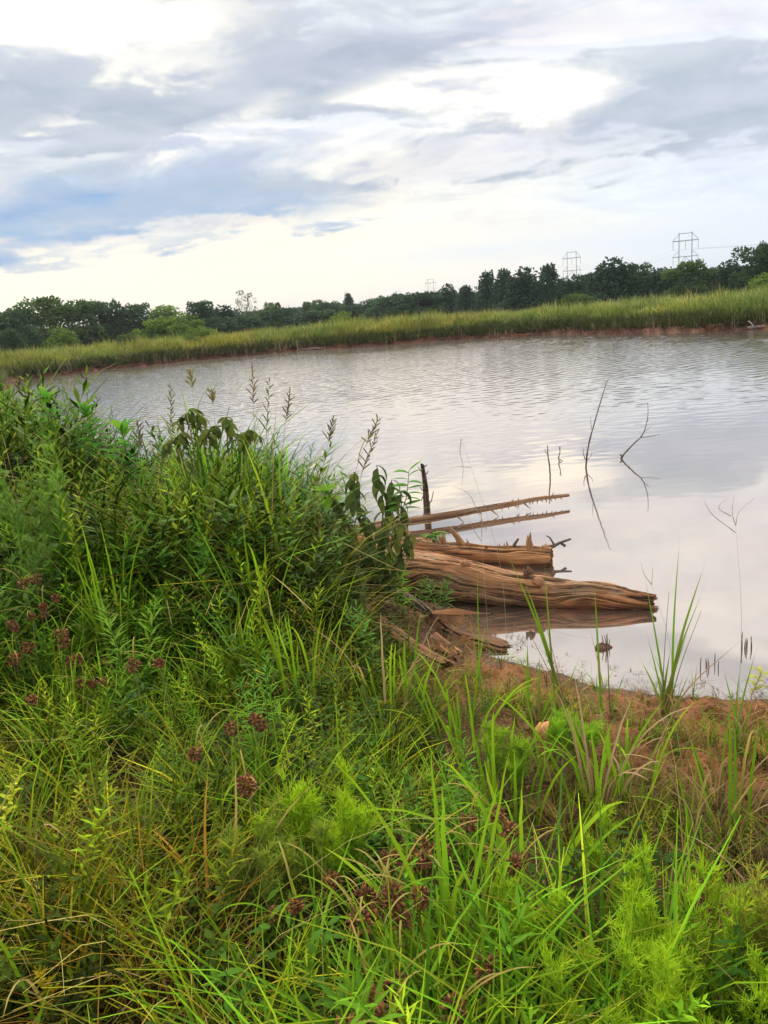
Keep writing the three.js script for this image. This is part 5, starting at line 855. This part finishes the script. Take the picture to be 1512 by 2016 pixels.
{
  const tops = [[-2.3, 1.7, -5.65, 'large-leaved bright plant at left, highest rosette'], [-2.0, 1.58, -5.55, 'large-leaved bright plant at left, middle rosette'], [-1.72, 1.44, -5.35, 'large-leaved bright plant at left, right and lowest rosette']];
  tops.forEach(([x, y, z, label], k) => {
    const y0 = ground(x, z), o = thing('large_leaved_plant', label, 'plant', [x, y0, z], k, 'large-leaved plants in the left shrubs'), R = rng(80 + k), H = y - y0, c = branch(o, [[0.02, 0, 0], [0.01, H * 0.5, 0.01], [0, H * 0.94, 0]], 0.007, [0.1, 0.2, 0.05]);
    for (let j = 0; j < 34; j++) { const t = 0.4 + 0.6 * Math.pow(j / 33, 0.6), a = j * 2.4, s = t > 0.93 ? 1.3 : 0.35; const q = t > 0.9 && j % 2 ? LEAF.lime : LEAF.big; addLeaf(o, q[j % q.length], c.getPoint(t), V(Math.cos(a), s * (0.7 + 0.4 * R()), Math.sin(a)), lerp(0.19, 0.13, t) * (0.85 + 0.3 * R()), (R() - 0.5) * 0.5); }
  });
}

// reddish-stemmed tall grasses standing at the muddy shore in front of the water
function shoreGrass(label, x, z, list, seed) {                         // list: tip x, tip y, tip z, width, kind
  const y0 = ground(x, z), o = thing('shore_grass_clump', label, 'grass', [x, y0, z], 0, 'tall grasses at the muddy shore'), R = rng(seed);
  list.forEach(([tx, ty, tz, w, kind], k) => {
    const base = V((R() - 0.5) * 0.06, 0, (R() - 0.5) * 0.05), tip = V(tx - x, ty - y0, tz - z), bend = (kind === 'arch' ? 0.35 : 0.08), mid = base.clone().lerp(tip, 0.55).add(V(-tip.x * bend, tip.length() * (kind === 'arch' ? 0.22 : 0.02), 0)), curve = new THREE.CatmullRomCurve3([base, base.clone().lerp(mid, 0.5).add(V(-tip.x * bend * 0.3, 0, 0)), mid, tip]);
    const red = [0.17, 0.075, 0.05], green = vary(G.green, R, 0.25), lime = mix3(green, G.bright, 0.6), dry = [0.4, 0.25, 0.12], b = new MB(), pts = curve.getPoints(18);
    if (kind === 'stalk') b.tube(pts, (t) => w / 2 * (1 - 0.7 * t), 5, red, [0.2, 0.22, 0.08]);
    else b.ribbon(pts, (t) => w * (kind === 'leaf' ? 1.15 : 1) * Math.pow(clamp(0.35 + 1.4 * t * (1 - t) + 0.25 * (1 - t) - 0.6 * t * t * t), 0.8) + 0.0005, V(0.9, 0, 0.35 * (k % 2 ? 1 : -1)), kind === 'dry' || kind === 'arch' ? dry : k % 3 ? red : green, kind === 'dry' ? dry : kind === 'arch' ? mix3(dry, G.straw, 0.6) : lime, 0.35);
    part(kind === 'stalk' ? 'stem' : 'blade', b.geometry(), kind === 'stalk' ? M.stem : M.thinBlade, o);
  });
  return o;
}
shoreGrass('tallest grass clump at the right shore with long narrow leaves', 1.14, -3.08, [[1.27, 0.97, -3.26, 0.013, 'leaf'], [1.37, 0.85, -3.22, 0.014, 'leaf'], [1.33, 0.77, -3.13, 0.012, 'leaf'], [1.13, 0.78, -3.31, 0.009, 'leaf'], [1.25, 0.6, -3.1, 0.015, 'leaf'], [1.02, 0.5, -3.05, 0.012, 'leaf'], [1.1, 0.55, -3.2, 0.01, 'leaf'], [1.47, 0.55, -3.05, 0.006, 'dry'], [1.2, 0.72, -3.2, 0.006, 'stalk'], [1.3, 0.66, -3.1, 0.006, 'stalk'], [1.4, 0.4, -3.0, 0.006, 'arch'], [1.02, 0.38, -2.95, 0.006, 'arch'], [1.22, 0.45, -3.0, 0.01, 'leaf'], [1.18, 0.5, -3.12, 0.012, 'leaf']], 601);
shoreGrass('slim grass stem standing alone left of the tallest clump', 0.9, -3.14, [[0.92, 0.76, -3.36, 0.013, 'leaf'], [0.85, 0.6, -3.2, 0.006, 'dry'], [0.93, 0.55, -3.2, 0.008, 'stalk'], [0.98, 0.42, -3.1, 0.007, 'leaf'], [0.85, 0.4, -3.1, 0.006, 'leaf']], 602);
shoreGrass('crossing reddish grass stems in front of the large log', 0.7, -3.12, [[0.53, 0.93, -3.46, 0.013, 'leaf'], [0.6, 0.8, -3.4, 0.013, 'leaf'], [0.71, 0.84, -3.43, 0.012, 'leaf'], [0.66, 0.62, -3.2, 0.006, 'stalk'], [0.58, 0.6, -3.25, 0.006, 'stalk'], [0.78, 0.5, -3.1, 0.007, 'leaf'], [0.55, 0.42, -3.05, 0.006, 'arch'], [0.62, 0.5, -3.0, 0.012, 'leaf']], 603);
shoreGrass('bright upright grass blades at the mud edge by the crossing stems', 0.56, -3.02, [[0.56, 0.62, -3.1, 0.016, 'leaf'], [0.6, 0.56, -3.05, 0.014, 'leaf'], [0.52, 0.5, -3.0, 0.012, 'leaf'], [0.64, 0.45, -2.95, 0.012, 'leaf'], [0.48, 0.36, -2.95, 0.006, 'arch'], [0.5, 0.45, -3.02, 0.011, 'leaf']], 604);
shoreGrass('thin straight stem before the rotten wood chunk', 0.37, -3.12, [[0.4, 0.9, -3.38, 0.006, 'leaf'], [0.33, 0.7, -3.2, 0.006, 'leaf'], [0.4, 0.55, -3.1, 0.005, 'stalk'], [0.43, 0.42, -3.0, 0.009, 'leaf']], 605);
shoreGrass('grass blades at the right photo edge with a red stem', 1.27, -2.68, [[1.26, 0.56, -2.8, 0.012, 'leaf'], [1.33, 0.55, -2.8, 0.01, 'leaf'], [1.2, 0.5, -2.75, 0.009, 'stalk'], [1.42, 0.6, -2.85, 0.008, 'leaf'], [1.15, 0.42, -2.6, 0.01, 'leaf'], [1.45, 0.42, -2.7, 0.006, 'arch'], [1.1, 0.45, -2.65, 0.006, 'arch'], [1.34, 0.48, -2.7, 0.01, 'leaf']], 606);
shoreGrass('green blades standing at the far right edge of the mud', 1.5, -2.75, [[1.52, 0.6, -2.85, 0.012, 'leaf'], [1.6, 0.52, -2.8, 0.01, 'leaf'], [1.45, 0.5, -2.75, 0.01, 'leaf'], [1.56, 0.42, -2.7, 0.006, 'arch']], 607);
shoreGrass('leaning blades in front of the driftwood pole', 0.05, -3.3, [[0.14, 0.68, -3.45, 0.012, 'leaf'], [0.0, 0.5, -3.3, 0.01, 'leaf'], [0.2, 0.48, -3.3, 0.01, 'arch'], [-0.1, 0.55, -3.4, 0.008, 'leaf'], [0.1, 0.45, -3.2, 0.011, 'leaf']], 608);
shoreGrass('dry reddish tuft on the mud by the bright feathery plant', 0.85, -2.75, [[0.75, 0.36, -2.8, 0.006, 'arch'], [0.98, 0.4, -2.8, 0.006, 'arch'], [0.9, 0.46, -2.85, 0.006, 'stalk'], [0.82, 0.44, -2.8, 0.006, 'stalk'], [1.0, 0.3, -2.7, 0.006, 'dry'], [0.72, 0.3, -2.7, 0.006, 'dry'], [0.88, 0.36, -2.7, 0.01, 'leaf'], [0.94, 0.34, -2.75, 0.01, 'leaf']], 609);
// thin finger-grass stalks rising before the water
function fingerGrass(label, x, z, stem, fingers, seed) {
  const y0 = ground(x, z), o = thing('finger_grass_stalk', label, 'grass', [x, y0, z], 0, 'thin stalks with finger-like heads before the water'), c = [0.17, 0.19, 0.08], rel = (p) => V(p[0] - x, p[1] - y0, p[2] - z);
  const curve = new THREE.CatmullRomCurve3([V(0, 0, 0), ...stem.map(rel)]), b = new MB(); b.tube(curve.getPoints(20), (t) => 0.0009 * (1 - 0.65 * t), 4, [0.28, 0.32, 0.14], [0.4, 0.42, 0.24]); part('stem', b.geometry(), M.stem, o);
  fingers.forEach((pts, k) => { const m = new MB(), cv = new THREE.CatmullRomCurve3(pts.map(rel)); m.tube(cv.getPoints(12), (t) => 0.0014 * (1.1 - 0.7 * t), 4, [0.32, 0.34, 0.16], [0.42, 0.42, 0.22], 0.5, seed + k); part('seed_head', m.geometry(), M.stem, o); });
}
fingerGrass('thin arching finger-grass stalk in front of the thin spiked branch', 0.5, -3.3, [[0.52, 0.8, -3.5], [0.45, 1.15, -3.58], [0.385, 1.4, -3.6]], [[[0.385, 1.4, -3.6], [0.375, 1.34, -3.6], [0.385, 1.27, -3.6], [0.375, 1.18, -3.6]], [[0.42, 1.26, -3.6], [0.37, 1.27, -3.6], [0.32, 1.265, -3.6]], [[0.44, 1.05, -3.59], [0.4, 1.14, -3.6], [0.33, 1.18, -3.6]], [[0.46, 1.0, -3.58], [0.43, 1.06, -3.6], [0.375, 1.04, -3.6]]], 71);
fingerGrass('low finger-grass stalk whose head crosses the second log', 0.42, -3.25, [[0.43, 0.7, -3.4], [0.44, 0.95, -3.5]], [[[0.44, 0.95, -3.5], [0.445, 1.02, -3.5], [0.445, 1.1, -3.5]], [[0.44, 0.93, -3.5], [0.41, 0.98, -3.5], [0.385, 1.05, -3.5]]], 75);
fingerGrass('finger-grass stalk before the tip of the large log', 1.2, -3.1, [[1.2, 0.5, -3.2], [1.16, 0.72, -3.3]], [[[1.16, 0.72, -3.3], [1.13, 0.77, -3.31], [1.115, 0.83, -3.31]], [[1.16, 0.72, -3.3], [1.165, 0.8, -3.3]]], 79);
fingerGrass('faint finger-grass heads against the open water at the right', 1.35, -2.85, [[1.4, 0.7, -2.95], [1.4, 1.05, -3.02]], [[[1.4, 1.05, -3.02], [1.41, 1.1, -3.02], [1.475, 1.16, -3.02]], [[1.4, 1.05, -3.02], [1.385, 1.1, -3.02], [1.39, 1.17, -3.02]], [[1.4, 1.02, -3.02], [1.3, 1.11, -3.02], [1.27, 1.165, -3.02]], [[1.38, 1.09, -3.02], [1.33, 1.13, -3.02], [1.36, 1.165, -3.02]]], 83);

{
  const x = 1.72, z = -3.52, y0 = ground(x, z), o = thing('pale_sprout', 'pale yellow-green leafy sprout on the mud at the right photo edge', 'plant', [x, y0, z]), R = rng(91), c = branch(o, [[0, 0, 0], [0.03, 0.08, 0], [0.05, 0.17, 0.02]], 0.003, [0.3, 0.3, 0.12]);
  const q = [0, 1].map((k) => broadLeaf(k, 0.3, 0.3 + 0.3 * k, [0.4, 0.42, 0.12], [0.46, 0.46, 0.16]));
  for (let j = 0; j < 13; j++) { const a = j * 2.4; addLeaf(o, q[j % 2], c.getPoint(0.4 + 0.6 * j / 12), V(Math.cos(a), 0.3 + 0.3 * R(), Math.sin(a)), 0.06 + 0.03 * R(), R() - 0.5); }
}

shoreGrass('reddish dry grass stems at the right edge in front of the mud', 1.05, -2.35, [[0.92, 0.62, -2.4, 0.006, 'stalk'], [1.15, 0.6, -2.4, 0.006, 'stalk'], [1.2, 0.48, -2.35, 0.006, 'arch'], [0.88, 0.46, -2.35, 0.006, 'arch'], [1.02, 0.66, -2.45, 0.009, 'leaf'], [1.12, 0.58, -2.42, 0.01, 'leaf'], [0.96, 0.54, -2.4, 0.009, 'leaf'], [1.26, 0.52, -2.3, 0.006, 'dry'], [0.84, 0.5, -2.3, 0.006, 'dry'], [1.08, 0.5, -2.3, 0.006, 'arch']], 610);
shoreGrass('tangled half-dry grass between the mud and the bottom right plants', 0.82, -1.95, [[0.72, 0.62, -2.0, 0.006, 'arch'], [0.95, 0.62, -2.0, 0.006, 'arch'], [0.86, 0.7, -2.05, 0.009, 'leaf'], [0.78, 0.66, -2.02, 0.009, 'leaf'], [1.0, 0.56, -1.95, 0.006, 'dry'], [0.66, 0.56, -1.9, 0.006, 'dry'], [0.9, 0.6, -1.95, 0.007, 'stalk'], [0.8, 0.55, -1.9, 0.008, 'leaf']], 611);
shoreGrass('dark green blades in the grass before the round clay lump', 0.5, -2.5, [[0.45, 0.66, -2.6, 0.011, 'leaf'], [0.56, 0.62, -2.58, 0.011, 'leaf'], [0.38, 0.56, -2.55, 0.01, 'leaf'], [0.62, 0.52, -2.5, 0.01, 'leaf'], [0.5, 0.5, -2.5, 0.006, 'arch'], [0.42, 0.46, -2.45, 0.006, 'arch']], 612);
clump('fresh green blades filling the gap left of the dark green ones', 0.3, -2.3, 20, 0.42, 0.011, ['bright', 'green'], 21, 0.16, 0.35, 5);
clump('mixed green and dry blades in front of the feathery mud edge plant', 0.72, -2.45, 20, 0.4, 0.01, ['bright', 'green', 'dry'], 22, 0.16, 0.4);
clump('short green blades growing at the foot of the driftwood pole', 0.02, -3.05, 20, 0.4, 0.01, ['bright', 'green'], 23, 0.16, 0.35, 5);
renderer.render(scene, camera);
